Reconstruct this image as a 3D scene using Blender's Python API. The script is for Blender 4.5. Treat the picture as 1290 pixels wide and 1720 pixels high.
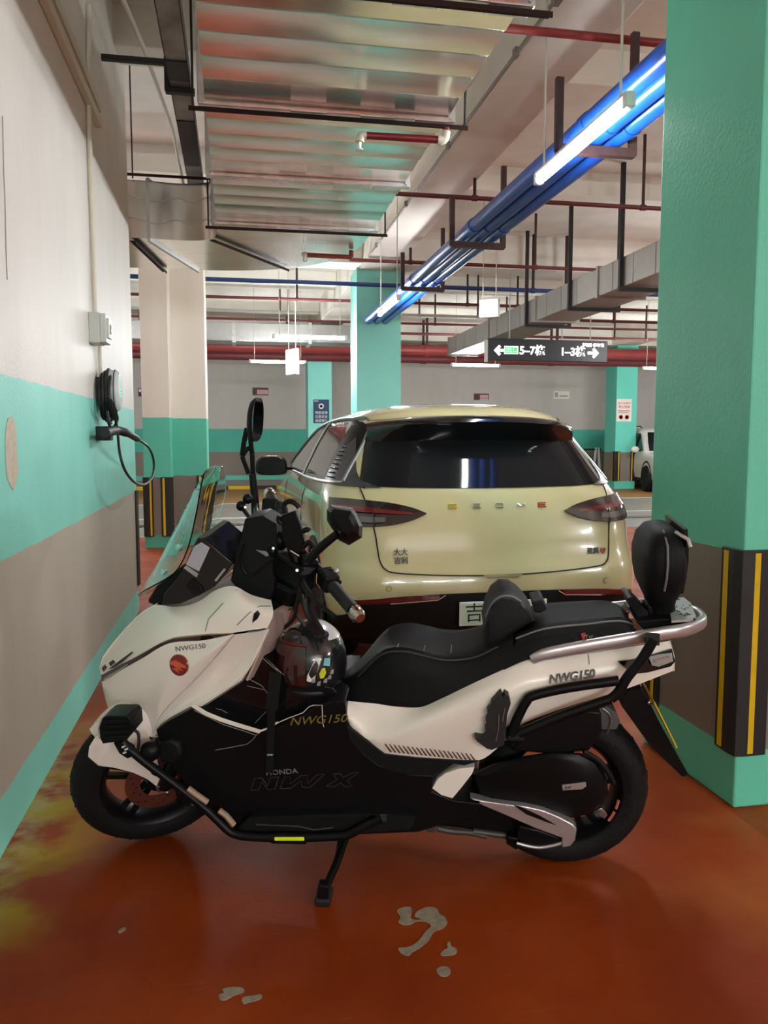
import bpy, bmesh, math, random
from mathutils import Vector as V, Matrix as MX
random.seed(7)
for o in list(bpy.data.objects): bpy.data.objects.remove(o)
SC = bpy.context.scene
COL = SC.collection

# ---------------------------------------------------------------- camera
F, CX, CY, CAMH = 1340.0, 645.0, 860.0, 1.28
VPX, VPY = 396.0, 736.0                     # vanishing point of the parking aisle
PIT = math.atan((CY - VPY) / F)
_v = V(((VPX - CX) / F, (VPY - CY) / F, 1.0)).normalized()
_up = V((0, -math.cos(PIT), -math.sin(PIT)))
_x = _v.cross(_up).normalized()
RW = MX((_x, _v, _up))                      # camera (right, down, forward) -> world
CAMP = V((0, 0, CAMH))
cd = bpy.data.cameras.new('camera'); cam = bpy.data.objects.new('camera', cd); COL.objects.link(cam)
cd.sensor_fit = 'HORIZONTAL'; cd.sensor_width = 36; cd.lens = 36 * F / 1290.0
cd.clip_start = 0.02; cd.clip_end = 200
_r, _d, _f = RW @ V((1, 0, 0)), RW @ V((0, 1, 0)), RW @ V((0, 0, 1))
m3 = MX((_r, -_d, -_f)).transposed()
cam.matrix_world = MX.Translation(CAMP) @ m3.to_4x4()
SC.camera = cam
# ---------------------------------------------------------------- world, exposure
SC.view_settings.view_transform = 'Standard'
SC.view_settings.look = 'None'
SC.view_settings.gamma = 1
SC.view_settings.use_curve_mapping = False
SC.view_settings.exposure = 0.0
W = bpy.data.worlds.new('world'); SC.world = W; W.use_nodes = True
W.node_tree.nodes['Background'].inputs[0].default_value = (.9, .95, 1, 1)
W.node_tree.nodes['Background'].inputs[1].default_value = 0.02
TUBE_NEAR, TUBE_FAR, FILL_BACK = 145.0, 370.0, 780.0            # emission of the lamp tubes; the back ones are added fill

# ---------------------------------------------------------------- helpers
def ray(px, py): return RW @ V(((px - CX) / F, (py - CY) / F, 1.0))
def at(px, py, X=None, Y=None, Z=None):
    d = ray(px, py)
    if X is not None: t = X / d.x
    elif Y is not None: t = Y / d.y
    else: t = (Z - CAMH) / d.z
    return CAMP + d * t
def srgb(r, g, b):
    f = lambda c: (c / 255) / 12.92 if c <= 10.3 else ((c / 255 + .055) / 1.055) ** 2.4
    return (f(r), f(g), f(b))

MATS = {}
def M(name, col=(.5, .5, .5), rough=.5, metal=0., var=None, bump=None, coat=0., emit=None, trans=0., ior=1.45, spec=.5, aniso=0, scratch=None):
    """principled material; var=(scale, amount[, stretch]) mottles the colour, bump=(scale, strength)"""
    if name in MATS: return MATS[name]
    m = bpy.data.materials.new(name); m.use_nodes = True; MATS[name] = m
    nt = m.node_tree; b = nt.nodes['Principled BSDF']; L = nt.links.new
    c4 = (*col, 1)
    b.inputs['Base Color'].default_value = c4
    b.inputs['Roughness'].default_value = rough
    b.inputs['Metallic'].default_value = metal
    b.inputs['Coat Weight'].default_value = coat
    b.inputs['Coat Roughness'].default_value = .05
    b.inputs['Transmission Weight'].default_value = trans
    b.inputs['IOR'].default_value = ior
    b.inputs['Specular IOR Level'].default_value = spec
    b.inputs['Anisotropic'].default_value = aniso
    if emit:
        b.inputs['Emission Color'].default_value = (*emit[0], 1); b.inputs['Emission Strength'].default_value = emit[1]
    if var or bump:
        tc = nt.nodes.new('ShaderNodeNewGeometry')
        mp = nt.nodes.new('ShaderNodeMapping'); L(tc.outputs['Position'], mp.inputs['Vector'])
    if var:
        if len(var) > 2: mp.inputs['Scale'].default_value = var[2]
        n = nt.nodes.new('ShaderNodeTexNoise'); n.inputs['Scale'].default_value = var[0]; n.inputs['Detail'].default_value = 5
        L(mp.outputs[0], n.inputs['Vector'])
        mr = nt.nodes.new('ShaderNodeMapRange'); mr.inputs[1].default_value = .3; mr.inputs[2].default_value = .7
        mr.inputs[3].default_value = 1 - var[1]; mr.inputs[4].default_value = 1 + var[1] * .5
        L(n.outputs[0], mr.inputs[0])
        mx = nt.nodes.new('ShaderNodeVectorMath'); mx.operation = 'SCALE'; mx.inputs[0].default_value = col
        L(mr.outputs[0], mx.inputs['Scale']); L(mx.outputs[0], b.inputs['Base Color'])
    if bump:
        n2 = nt.nodes.new('ShaderNodeTexNoise'); n2.inputs['Scale'].default_value = bump[0]; n2.inputs['Detail'].default_value = 4
        L(mp.outputs[0], n2.inputs['Vector'])
        bp = nt.nodes.new('ShaderNodeBump'); bp.inputs['Strength'].default_value = bump[1]; bp.inputs['Distance'].default_value = .01
        L(n2.outputs[0], bp.inputs['Height']); L(bp.outputs[0], b.inputs['Normal'])
    return m

def bands(name, zc, rough=.6, edge=.004, var=.06, top=None):
    """painted wall: bands of colour by height. zc = [(z_start, colour), ...]"""
    m = bpy.data.materials.new(name); m.use_nodes = True; MATS[name] = m
    nt = m.node_tree; b = nt.nodes['Principled BSDF']; L = nt.links.new; N = nt.nodes.new
    g = N('ShaderNodeNewGeometry'); s = N('ShaderNodeSeparateXYZ'); L(g.outputs['Position'], s.inputs[0])
    n = N('ShaderNodeTexNoise'); n.inputs['Scale'].default_value = 9; n.inputs['Detail'].default_value = 4; L(g.outputs['Position'], n.inputs['Vector'])
    ma = N('ShaderNodeMath'); ma.operation = 'MULTIPLY_ADD'; ma.inputs[1].default_value = edge * 4; L(n.outputs[0], ma.inputs[0]); L(s.outputs['Z'], ma.inputs[2])
    dv = N('ShaderNodeMath'); dv.operation = 'DIVIDE'; dv.inputs[1].default_value = 4.2; L(ma.outputs[0], dv.inputs[0])
    cr = N('ShaderNodeValToRGB'); cr.color_ramp.interpolation = 'CONSTANT'
    e = cr.color_ramp.elements
    for i, (z, c) in enumerate(zc):
        el = e[i] if i < 2 and i < len(e) else e.new(z / 4.2)
        el.position = z / 4.2; el.color = (*c, 1)
    while len(e) > len(zc): e.remove(e[-1])
    L(dv.outputs[0], cr.inputs[0])
    n3 = N('ShaderNodeTexNoise'); n3.inputs['Scale'].default_value = 1.7; n3.inputs['Detail'].default_value = 8; n3.inputs['Roughness'].default_value = .65
    mp = N('ShaderNodeMapping'); mp.inputs['Scale'].default_value = (1.5, 1.5, .45); L(g.outputs['Position'], mp.inputs[0]); L(mp.outputs[0], n3.inputs['Vector'])
    mr = N('ShaderNodeMapRange'); mr.inputs[1].default_value = .3; mr.inputs[2].default_value = .7; mr.inputs[3].default_value = 1 - var; mr.inputs[4].default_value = 1 + var
    L(n3.outputs[0], mr.inputs[0])
    mx = N('ShaderNodeVectorMath'); mx.operation = 'SCALE'; L(cr.outputs[0], mx.inputs[0]); L(mr.outputs[0], mx.inputs['Scale'])
    L(mx.outputs[0], b.inputs['Base Color']); b.inputs['Roughness'].default_value = rough
    n4 = N('ShaderNodeTexNoise'); n4.inputs['Scale'].default_value = 60; L(g.outputs['Position'], n4.inputs['Vector'])
    bp = N('ShaderNodeBump'); bp.inputs['Strength'].default_value = .12; bp.inputs['Distance'].default_value = .01; L(n4.outputs[0], bp.inputs['Height']); L(bp.outputs[0], b.inputs['Normal'])
    return m

class MB:
    """collects shapes and links them as ONE mesh object"""
    def __init__(s): s.v = []; s.f = []
    def add(s, vs, fs):
        k = len(s.v); s.v += [tuple(p) for p in vs]; s.f += [tuple(i + k for i in f) for f in fs]; return s
    def box(s, a, b, rot=None, piv=None):
        x0, y0, z0 = a; x1, y1, z1 = b
        vs = [V(p) for p in ((x0,y0,z0),(x1,y0,z0),(x1,y1,z0),(x0,y1,z0),(x0,y0,z1),(x1,y0,z1),(x1,y1,z1),(x0,y1,z1))]
        if rot is not None:
            c = V(piv) if piv is not None else (V(a) + V(b)) / 2
            vs = [c + rot @ (p - c) for p in vs]
        return s.add(vs, [(0,3,2,1),(4,5,6,7),(0,1,5,4),(1,2,6,5),(2,3,7,6),(3,0,4,7)])
    def bar(s, p0, p1, w, h, up=(0, 0, 1)):
        p0, p1 = V(p0), V(p1); d = (p1 - p0).normalized(); u = V(up)
        if abs(d.dot(u)) > .98: u = V((0, 1, 0))
        a = d.cross(u).normalized() * (w / 2); c = a.cross(d).normalized() * (h / 2)
        vs = [p + q for p in (p0, p1) for q in (-a - c, a - c, a + c, -a + c)]
        return s.add(vs, [(0,1,2,3),(7,6,5,4),(0,4,5,1),(1,5,6,2),(2,6,7,3),(3,7,4,0)])
    def rings(s, R, closed=True, caps=True, wrap=False):
        n = len(R[0]); vs = [p for r in R for p in r]; fs = []
        m = len(R)
        for i in range(m if wrap else m - 1):
            for j in range(n if closed else n - 1):
                a, b = i * n + j, i * n + (j + 1) % n; k = (i + 1) % m
                c, d = k * n + (j + 1) % n, k * n + j
                fs.append((a, b, c, d))
        if caps and closed and not wrap:
            fs.append(tuple(range(n - 1, -1, -1))); fs.append(tuple((m - 1) * n + j for j in range(n)))
        return s.add(vs, fs)
    def tube(s, pts, r, n=10, caps=True, closed=False):
        P = [V(p) for p in pts]; m = len(P); rr = r if isinstance(r, (list, tuple)) else [r] * m
        R = []; pu = None
        for i in range(m):
            if closed: t = (P[(i + 1) % m] - P[i - 1])
            else: t = P[min(i + 1, m - 1)] - P[max(i - 1, 0)]
            t = t.normalized() if t.length > 1e-9 else V((0, 0, 1))
            if pu is None: pu = V((0, 0, 1)) if abs(t.z) < .9 else V((1, 0, 0))
            a = t.cross(pu).normalized(); u = a.cross(t).normalized(); pu = u
            R.append([P[i] + (a * math.cos(q) + u * math.sin(q)) * rr[i] for q in [2 * math.pi * k / n for k in range(n)]])
        return s.rings(R, True, caps, closed)
    def cyl(s, p0, p1, r, r1=None, n=16): return s.tube([p0, p1], [r, r if r1 is None else r1], n)
    def lathe(s, prof, o, ax, n=32, caps=True):
        """prof=[(radius, along)]"""
        o, ax = V(o), V(ax).normalized(); u = ax.orthogonal().normalized(); w = ax.cross(u)
        R = [[o + ax * h + (u * math.cos(q) + w * math.sin(q)) * max(r, 1e-4) for q in [2 * math.pi * k / n for k in range(n)]] for r, h in prof]
        return s.rings(R, True, caps)
    def prism(s, poly, off):
        """polygon (3D points) pushed along off"""
        P = [V(p) for p in poly]; n = len(P); off = V(off)
        return s.add(P + [p + off for p in P], [tuple(range(n - 1, -1, -1)), tuple(range(n, 2 * n))] + [(i, (i + 1) % n, n + (i + 1) % n, n + i) for i in range(n)])
    def grid(s, rows, thick=0.0, flip=False):
        """sheet through rows of points, given a thickness along its normals"""
        m, n = len(rows), len(rows[0]); P = [[V(p) for p in r] for r in rows]
        if thick == 0:
            fs = [(i*n+j, i*n+j+1, (i+1)*n+j+1, (i+1)*n+j) for i in range(m-1) for j in range(n-1)]
            if flip: fs = [f[::-1] for f in fs]
            return s.add([p for r in P for p in r], fs)
        Q = []
        for i in range(m):
            q = []
            for j in range(n):
                du = P[i][min(j+1, n-1)] - P[i][max(j-1, 0)]; dv = P[min(i+1, m-1)][j] - P[max(i-1, 0)][j]
                k = du.cross(dv); k = k.normalized() if k.length > 1e-12 else V((0, 0, 1))
                q.append(P[i][j] + k * thick)
            Q.append(q)
        vs = [p for r in P for p in r] + [p for r in Q for p in r]; o = m * n; fs = []
        for i in range(m-1):
            for j in range(n-1):
                a, b, c, d = i*n+j, i*n+j+1, (i+1)*n+j+1, (i+1)*n+j
                fs += [(d, c, b, a), (o+a, o+b, o+c, o+d)]
        for j in range(n-1):
            fs += [(j, j+1, o+j+1, o+j), ((m-1)*n+j+1, (m-1)*n+j, o+(m-1)*n+j, o+(m-1)*n+j+1)]
        for i in range(m-1):
            fs += [((i+1)*n, i*n, o+i*n, o+(i+1)*n), (i*n+n-1, (i+1)*n+n-1, o+(i+1)*n+n-1, o+i*n+n-1)]
        if flip or thick < 0: fs = [f[::-1] for f in fs]
        return s.add(vs, fs)
    def ball(s, c, r, n=16, m=10):
        c = V(c); rx, ry, rz = r if isinstance(r, (tuple, list)) else (r, r, r)
        R = [[c + V((rx*math.sin(t)*math.cos(q), ry*math.sin(t)*math.sin(q), rz*math.cos(t))) for q in [2*math.pi*k/n for k in range(n)]] for t in [math.pi*(.02+.96*i/m) for i in range(m+1)]]
        return s.rings([r[::-1] for r in R])
    def tri(s):
        """the n-gons as triangles, by ear clipping"""
        bm = bmesh.new(); me = bpy.data.meshes.new('t'); me.from_pydata(s.v, [], s.f); bm.from_mesh(me)
        bmesh.ops.triangulate(bm, faces=[f for f in bm.faces if len(f.verts) > 4], ngon_method='EAR_CLIP'); bm.to_mesh(me)
        s.v = [tuple(v.co) for v in me.vertices]; s.f = [tuple(p.vertices) for p in me.polygons]; bm.free(); bpy.data.meshes.remove(me); return s
    def build(s, name, mat, parent=None, smooth=40, bevel=0, sub=0, fix=True):
        me = bpy.data.meshes.new(name); me.from_pydata(s.v, [], s.f)
        if fix:
            bm = bmesh.new(); bm.from_mesh(me); bmesh.ops.recalc_face_normals(bm, faces=bm.faces); bm.to_mesh(me); bm.free()
        me.update(); o = bpy.data.objects.new(name, me); COL.objects.link(o)
        me.materials.append(mat if not isinstance(mat, str) else MATS[mat])
        if smooth:
            me.polygons.foreach_set('use_smooth', [True] * len(me.polygons)); me.set_sharp_from_angle(angle=math.radians(smooth))
        if bevel:
            b = o.modifiers.new('bevel', 'BEVEL'); b.width = bevel; b.segments = 2; b.limit_method = 'ANGLE'; b.angle_limit = math.radians(35)
        if sub:
            b = o.modifiers.new('sub', 'SUBSURF'); b.levels = sub; b.render_levels = sub
        if parent is not None: o.parent = parent
        return o

def tag(o, label=None, cat=None, group=None, kind=None):
    if label: o['label'] = label
    if cat: o['category'] = cat
    if group: o['group'] = group
    if kind: o['kind'] = kind
    return o
def empty(name, loc=(0, 0, 0), rz=0, label=None, cat=None, group=None):
    o = bpy.data.objects.new(name, None); COL.objects.link(o); o.location = loc; o.rotation_euler = (0, 0, rz); o.empty_display_size = .1
    return tag(o, label, cat, group)
def text(name, body, size, mat, mtx, parent=None, depth=.002, align='LEFT', shear=0, sx=1, spacing=1, bold=0):
    """lettering as a mesh, lying in the xy plane of mtx (x reading direction, y up)"""
    cu = bpy.data.curves.new(name, 'FONT'); cu.body = body; cu.size = size; cu.extrude = depth; cu.align_x = align; cu.align_y = 'CENTER'
    cu.shear = shear; cu.space_character = spacing; cu.offset = bold; cu.resolution_u = 3
    t = bpy.data.objects.new(name + '_c', cu); COL.objects.link(t)
    dg = bpy.context.evaluated_depsgraph_get(); dg.update()
    me = bpy.data.meshes.new_from_object(t.evaluated_get(dg)); bpy.data.objects.remove(t); bpy.data.curves.remove(cu)
    me.transform(mtx @ MX.Diagonal((sx, 1, 1, 1))); me.name = name
    me.materials.clear(); me.materials.append(MATS[mat] if isinstance(mat, str) else mat)
    o = bpy.data.objects.new(name, me); COL.objects.link(o)
    if parent is not None: o.parent = parent
    return o
def frame(o, xd, yd):
    """matrix at o with x along xd and y near yd"""
    x = V(xd).normalized(); z = x.cross(V(yd)).normalized(); y = z.cross(x)
    m = MX((x, y, z)).transposed().to_4x4(); m.translation = V(o); return m
def smoothpts(pts, k=6, closed=False):
    """Catmull-Rom through the points"""
    P = [V(p) for p in pts]; n = len(P); out = []
    for i in range(n if closed else n - 1):
        if closed: a, b, c, d = P[i-1], P[i], P[(i+1) % n], P[(i+2) % n]
        else: a, b, c, d = P[max(i-1, 0)], P[i], P[i+1], P[min(i+2, n-1)]
        for j in range(k):
            t = j / k
            out.append(.5 * ((2*b) + (c-a)*t + (2*a-5*b+4*c-d)*t*t + (3*b-a-3*c+d)*t**3))
    if not closed: out.append(P[-1])
    return out
# ---------------------------------------------------------------- materials of the place
TEAL = srgb(138, 224, 208); WHITE = srgb(226, 222, 214); GREY = srgb(186, 179, 164); GREYB = srgb(126, 116, 106)
PTEAL = srgb(100, 202, 172)
bands('wall_paint', [(0, TEAL), (.17, GREY), (.90, TEAL), (1.49, WHITE)], rough=.55)
bands('pillar_paint', [(0, PTEAL), (.21, GREYB), (.90, PTEAL)], rough=.5)
bands('far_paint', [(0, GREYB), (.2, srgb(95, 195, 175)), (.32, GREYB), (.93, srgb(70, 175, 155)), (1.52, srgb(190, 186, 180))], rough=.6)
M('ceiling_paint', srgb(234, 230, 220), .8, var=(2.5, .1), bump=(14, .15))
M('concrete', srgb(150, 147, 140), .8, var=(1.5, .15), bump=(20, .2))
M('galv', (.90, .87, .83), .20, 1.0, var=(5, .10, (.6, 2.2, 1)), bump=(5, .05))
M('galv_dull', (.50, .50, .49), .42, 1.0, var=(6, .12), bump=(18, .05))
M('galv_flange', (.72, .73, .74), .3, 1.0, var=(14, .25))
M('duct_grey', srgb(150, 146, 140), .5, .3, var=(6, .08))
M('steel_dark', srgb(72, 50, 48), .55, .2, var=(30, .2))
M('steel_black', srgb(34, 32, 32), .5, .2)
M('pipe_red', srgb(140, 48, 46), .45, var=(18, .25))
M('pipe_red_dark', srgb(104, 46, 48), .5, var=(14, .2))
M('pipe_red_bright', srgb(120, 26, 30), .4)
M('pipe_blue', srgb(14, 74, 168), .35, var=(9, .15))
M('pipe_navy', srgb(35, 65, 120), .4)
M('pipe_grey', srgb(165, 160, 152), .5)
M('pvc', srgb(214, 208, 190), .45)
M('tray_metal', srgb(135, 130, 126), .4, .6, var=(7, .4))
M('tray_dark', srgb(44, 44, 44), .5, .3, var=(7, .3))
M('black_rubber', (.012, .012, .013), .55, bump=(60, .1))
M('yellow_tape', srgb(214, 178, 30), .3, var=(20, .1))
M('lamp_housing', srgb(225, 225, 222), .4)
M('lamp_tube_near', (1, 1, 1), .3, emit=((.97, .99, 1.0), TUBE_NEAR))
M('lamp_tube_far', (1, 1, 1), .3, emit=((.97, .99, 1.0), TUBE_FAR))
M('lamp_tube_mid', (1, 1, 1), .3, emit=((.97, .99, 1.0), 260.0))
M('bar_brown', srgb(50, 34, 32), .75, spec=.12)
M('fill_tube_back', (1, 1, 1), .3, emit=((.97, .99, 1.0), FILL_BACK))
M('rod', srgb(205, 203, 192), .4)
M('sign_black', srgb(30, 33, 35), .35)
M('sign_white', (1, 1, 1), .4, emit=((1, 1, 1), 1.5))
M('sign_green', srgb(70, 200, 110), .4, emit=(srgb(60, 205, 105), .9))
M('panel_lit', (1, 1, 1), .4, emit=((1, 1, 1), 2.2))
M('white_plastic', srgb(232, 232, 228), .35)
M('grey_plastic', srgb(196, 202, 196), .45)
M('paint_line', srgb(205, 203, 190), .6, var=(20, .2))
M('lane_grey', srgb(122, 118, 110), .5, var=(2, .15))
M('bay_brown', srgb(150, 108, 62), .5, var=(2, .2))
M('mark_grey', srgb(150, 142, 124), .7, var=(40, .3))

def floor_mat():
    m = bpy.data.materials.new('floor_epoxy'); m.use_nodes = True; MATS['floor_epoxy'] = m
    nt = m.node_tree; b = nt.nodes['Principled BSDF']; L = nt.links.new; N = nt.nodes.new
    g = N('ShaderNodeNewGeometry'); s = N('ShaderNodeSeparateXYZ'); L(g.outputs['Position'], s.inputs[0])
    def noise(sc, det=5, mp=None):
        n = N('ShaderNodeTexNoise'); n.inputs['Scale'].default_value = sc; n.inputs['Detail'].default_value = det
        L((mp or g).outputs['Position' if mp is None else 0], n.inputs['Vector']); return n
    def rng(src, a, b_, c, d):
        r = N('ShaderNodeMapRange'); r.inputs[1].default_value = a; r.inputs[2].default_value = b_; r.inputs[3].default_value = c; r.inputs[4].default_value = d
        L(src, r.inputs[0]); return r.outputs[0]
    def mix(fac, a, b_):
        x = N('ShaderNodeMix'); x.data_type = 'RGBA'; L(fac, x.inputs[0])
        for v_, i in ((a, 6), (b_, 7)):
            if isinstance(v_, tuple): x.inputs[i].default_value = (*v_, 1)
            else: L(v_, x.inputs[i])
        return x.outputs[2]
    def mul(a, b_):
        x = N('ShaderNodeMath'); x.operation = 'MULTIPLY'; L(a, x.inputs[0]); L(b_, x.inputs[1]); return x.outputs[0]
    base = mix(rng(noise(2.2, 6).outputs[0], .35, .65, 0, 1), srgb(130, 46, 6), srgb(148, 60, 10))
    base = mix(rng(noise(30, 4).outputs[0], .5, .8, 0, .25), base, srgb(112, 38, 8))
    # bleached yellow old paint by the wall, with pale dust in the corner
    wall = mul(rng(s.outputs['X'], -.66, -.38, 1, 0), mul(rng(s.outputs['Y'], 1.95, 2.2, 0, 1), rng(s.outputs['Y'], 3.0, 3.8, 1, 0)))
    yel = mul(rng(noise(3.1, 6).outputs[0], .44, .56, 0, 1), wall)
    base = mix(yel, base, srgb(160, 136, 26))
    dust = mul(rng(noise(14, 6).outputs[0], .40, .62, 0, 1), mul(rng(s.outputs['X'], -.72, -.60, .9, 0), rng(s.outputs['Y'], 3.0, 3.8, 1, 0)))
    base = mix(dust, base, srgb(168, 152, 112))
    blk = mul(rng(noise(7.0, 3).outputs[0], .68, .74, 0, .8), wall)
    base = mix(blk, base, srgb(70, 66, 52))
    # worn ochre patches towards the pillar
    pil = mul(rng(noise(2.4, 5).outputs[0], .5, .68, 0, .4), rng(s.outputs['X'], .9, 1.5, 0, 1))
    base = mix(pil, base, srgb(168, 108, 40))
    # scuff lines
    mp = N('ShaderNodeMapping'); mp.inputs['Scale'].default_value = (3, 40, 1); mp.inputs['Rotation'].default_value = (0, 0, .5); L(g.outputs['Position'], mp.inputs[0])
    sc = rng(noise(1.4, 3, mp).outputs[0], .66, .72, 0, .10); base = mix(sc, base, srgb(186, 120, 80))
    L(base, b.inputs['Base Color'])
    L(rng(noise(5, 4).outputs[0], .3, .7, .42, .60), b.inputs['Roughness']); b.inputs['Specular IOR Level'].default_value = .2
    bp = N('ShaderNodeBump'); bp.inputs['Strength'].default_value = .15; bp.inputs['Distance'].default_value = .004
    L(noise(90, 3).outputs[0], bp.inputs['Height']); L(bp.outputs[0], b.inputs['Normal'])
floor_mat()

# ---------------------------------------------------------------- room shell
XW = -.73                                     # face of the wall on the left
WALL_END = 6.12; FAR_Y = 21.0; CEIL = 4.05; BEAM_Z = 3.57
X0, X1, Y0 = -9.0, 22.0, -14.0
st = lambda o: tag(o, kind='structure')
fl = st(MB().box((X0, Y0, -.12), (X1, FAR_Y, 0)).build('floor', 'floor_epoxy', smooth=0)); tag(fl, 'worn orange red epoxy parking floor', None)
def slab(name, x0, x1, y0, y1, mat, h=.003): return MB().box((x0, y0, -.02), (x1, y1, h)).build(name, mat, fl, smooth=0)
slab('lane', X0, X1, 10.6, 16.0, 'lane_grey')
slab('far_parking_strip', X0, X1, 16.0, FAR_Y, 'bay_brown')
for y in (12.9, 15.75): slab('lane_line', X0, X1, y, y + .12, 'paint_line', .006)
for y in (11.95,): slab('drain_frame', X0, X1, y - .14, y + .14, 'steel_dark', .008)
for i in range(30):
    x = -1.6 + i * .1
    MB().box((x, 11.83, .002), (x + .05, 12.07, .014)).build('grate_bar', 'steel_black', fl, smooth=0)
wl = st(MB().box((XW - .22, Y0, -.05), (XW, WALL_END, CEIL + .05)).build('wall_left', 'wall_paint', smooth=0)); tag(wl, 'white wall with teal band and grey lower part')
wf = st(MB().box((X0, FAR_Y, -.05), (X1, FAR_Y + .2, CEIL + .05)).build('wall_far', 'far_paint', smooth=0)); tag(wf, 'far wall painted grey and white with a green band')
st(MB().box((X1, Y0, -.05), (X1 + .2, FAR_Y + .2, CEIL + .05)).build('wall_right', 'far_paint', smooth=0))
st(MB().box((X0 - .2, Y0, -.05), (X0, FAR_Y + .2, CEIL + .05)).build('wall_left_far', 'far_paint', smooth=0))
st(MB().box((X0 - .2, Y0 - .2, -.05), (X1 + .2, Y0, CEIL + .05)).build('wall_back', 'far_paint', smooth=0))
ce = st(MB().box((X0 - .2, Y0 - .2, CEIL), (X1 + .2, FAR_Y + .2, CEIL + .15)).build('ceiling', 'ceiling_paint', smooth=0)); tag(ce, 'white painted concrete ceiling with beams')
def beam(x0, x1, y0, y1, z, mat='ceiling_paint'): return MB().box((x0, y0, z), (x1, y1, CEIL + .02)).build('beam', mat, ce, smooth=0, bevel=.012)
beam(1.70, 2.16, Y0, FAR_Y, BEAM_Z)
beam(9.3, 9.8, Y0, FAR_Y, BEAM_Z); beam(-6.5, -6.0, Y0, FAR_Y, BEAM_Z)
for y in (-5.6, 2.55, 10.75, 18.9): beam(2.16, 9.3, y, y + .45, BEAM_Z + .03); beam(9.8, X1, y, y + .45, BEAM_Z + .03); beam(-6.0, 1.70, y, y + .45, BEAM_Z + .03)
for y in (5.6, 8.1, 13.6, 16.3): beam(2.16, 9.3, y, y + .3, 3.80); beam(-6.0, 1.70, y, y + .3, 3.80); beam(9.8, X1, y, y + .3, 3.80)
# wear on the left wall: a patch where the plaster shows
ch = [(10,716),(13,702),(20,700),(25,712),(27,735),(28,762),(30,790),(26,812),(22,823),(16,815),(11,800),(9,770),(8,742)]
MB().prism([at(x, y, X=XW + .0005) for x, y in ch], (.0018, 0, 0)).tri().build('plaster_patch', M('plaster', srgb(206, 196, 176), .8, var=(30, .12)), wl, smooth=0)
cr = [at(x, y, X=XW + .001) for x, y in ((4, 195), (6, 290), (8, 330), (10, 420), (12, 470))]
MB().tube(cr, .0022, 5).build('hairline_crack', M('crack', srgb(150, 146, 140), .8), wl)
# old painted digits and splashes on the floor
def splash(pts, h=.0016):
    P = smoothpts([at(x, y, Z=.0004) for x, y in pts], 3, True)
    return MB().prism(P, (0, 0, h)).tri().build('paint_mark', 'mark_grey', fl, smooth=0)
splash([(667,1532),(672,1526),(688,1524),(692,1530),(690,1543),(700,1546),(708,1544),(697,1540),(700,1532),(712,1526),(722,1524),(734,1527),(738,1536),(747,1541),(751,1550),(746,1558),(738,1562),(728,1566),(720,1580),(706,1592),(692,1600),(686,1606),(674,1602),(669,1593),(682,1592),(694,1588),(706,1578),(714,1566),(724,1556),(716,1549),(700,1548),(690,1553),(678,1554),(669,1549),(673,1541)])
splash([(751,1586),(756,1582),(758,1590),(766,1594),(767,1600),(760,1605),(744,1606),(740,1603),(746,1596),(752,1593)])
splash([(733,1630),(742,1624),(752,1625),(757,1632),(752,1640),(740,1640)])
splash([(368,1672),(376,1668),(374,1662),(388,1659),(402,1659),(410,1663),(407,1668),(394,1672),(380,1680),(370,1680)])
splash([(406,1680),(411,1675),(426,1673),(438,1671),(440,1676),(432,1681),(418,1684),(410,1687)])
splash([(199,1564),(206,1559),(211,1559),(209,1564),(200,1568)])

# ---------------------------------------------------------------- columns
def guard(parent, c, ang, z0, z1, w, mat='black_rubber', stripes=True, fr=((.62, .82), (.62, .82))):
    """rubber corner guard: an L of two leaves round the corner c; ang = direction of the first leaf"""
    d1 = V((math.cos(ang), math.sin(ang), 0)); d2 = V((math.cos(ang + math.pi/2), math.sin(ang + math.pi/2), 0)); c = V(c)
    t = .014
    o = -(d1 + d2) * t
    poly = [c + d1*w, c + d1*w - d2*t, c + d1*.03 - d2*(t + .004), c - d2*(t*.2) - d1*(t*.2) - (d1 + d2)*.010, c + d2*.03 - d1*(t + .004), c + d2*w - d1*t, c + d2*w, c]
    g = MB().prism([V((p.x, p.y, z0)) for p in poly], (0, 0, z1 - z0)).tri().build('corner_guard', mat, parent, smooth=0, bevel=.003)
    if stripes:
        for (da, db), (f0, f1) in zip(((d1, d2), (d2, d1)), fr):
            a = c + da*(w*f0) - db*(t + .0035); b = c + da*(w*f1) - db*(t + .0035)
            MB().prism([V((a.x, a.y, z0 + .01)), V((b.x, b.y, z0 + .01)), V((b.x, b.y, z1 - .01)), V((a.x, a.y, z1 - .01))], -db*.0012).build('yellow_stripe', 'yellow_tape', g, smooth=0)
    return g
def column(x0, x1, y0, y1, mat, label, z1=BEAM_Z + .02):
    e = empty('column', ((x0+x1)/2, (y0+y1)/2, 0), 0, label, 'column')
    o = MB().box((x0, y0, 0), (x1, y1, z1)).build('shaft', mat, None, smooth=0, bevel=.008); o.parent = e; o.matrix_parent_inverse = MX.Translation(-e.location)
    return e, o
def cpart(e, o): o.parent = e; o.matrix_parent_inverse = MX.Translation(-V(e.location)); return o
PX, PY, PYB = 1.677, 2.398, 3.02
e, o = column(PX, PX + .66, PY, PYB, 'pillar_paint', 'large teal pillar beside the scooter tail with striped corner guards')
cpart(e, guard(None, (PX, PY, 0), 0, .19, .905, .105, fr=((.30, .50), (.55, .80)))); cpart(e, guard(None, (PX, PYB, 0), -math.pi/2, .19, .905, .115))
mx0 = 1.655
e, o = column(mx0, mx0 + .62, 11.0, 11.6, M('teal_paint', srgb(140, 226, 212), .5, var=(2, .06)), 'teal column rising behind the roof of the cream car'); 
e, o = column(1.70, 2.27, 19.1, 19.7, 'teal_paint', 'distant teal column carrying the dark blue poster')
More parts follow.
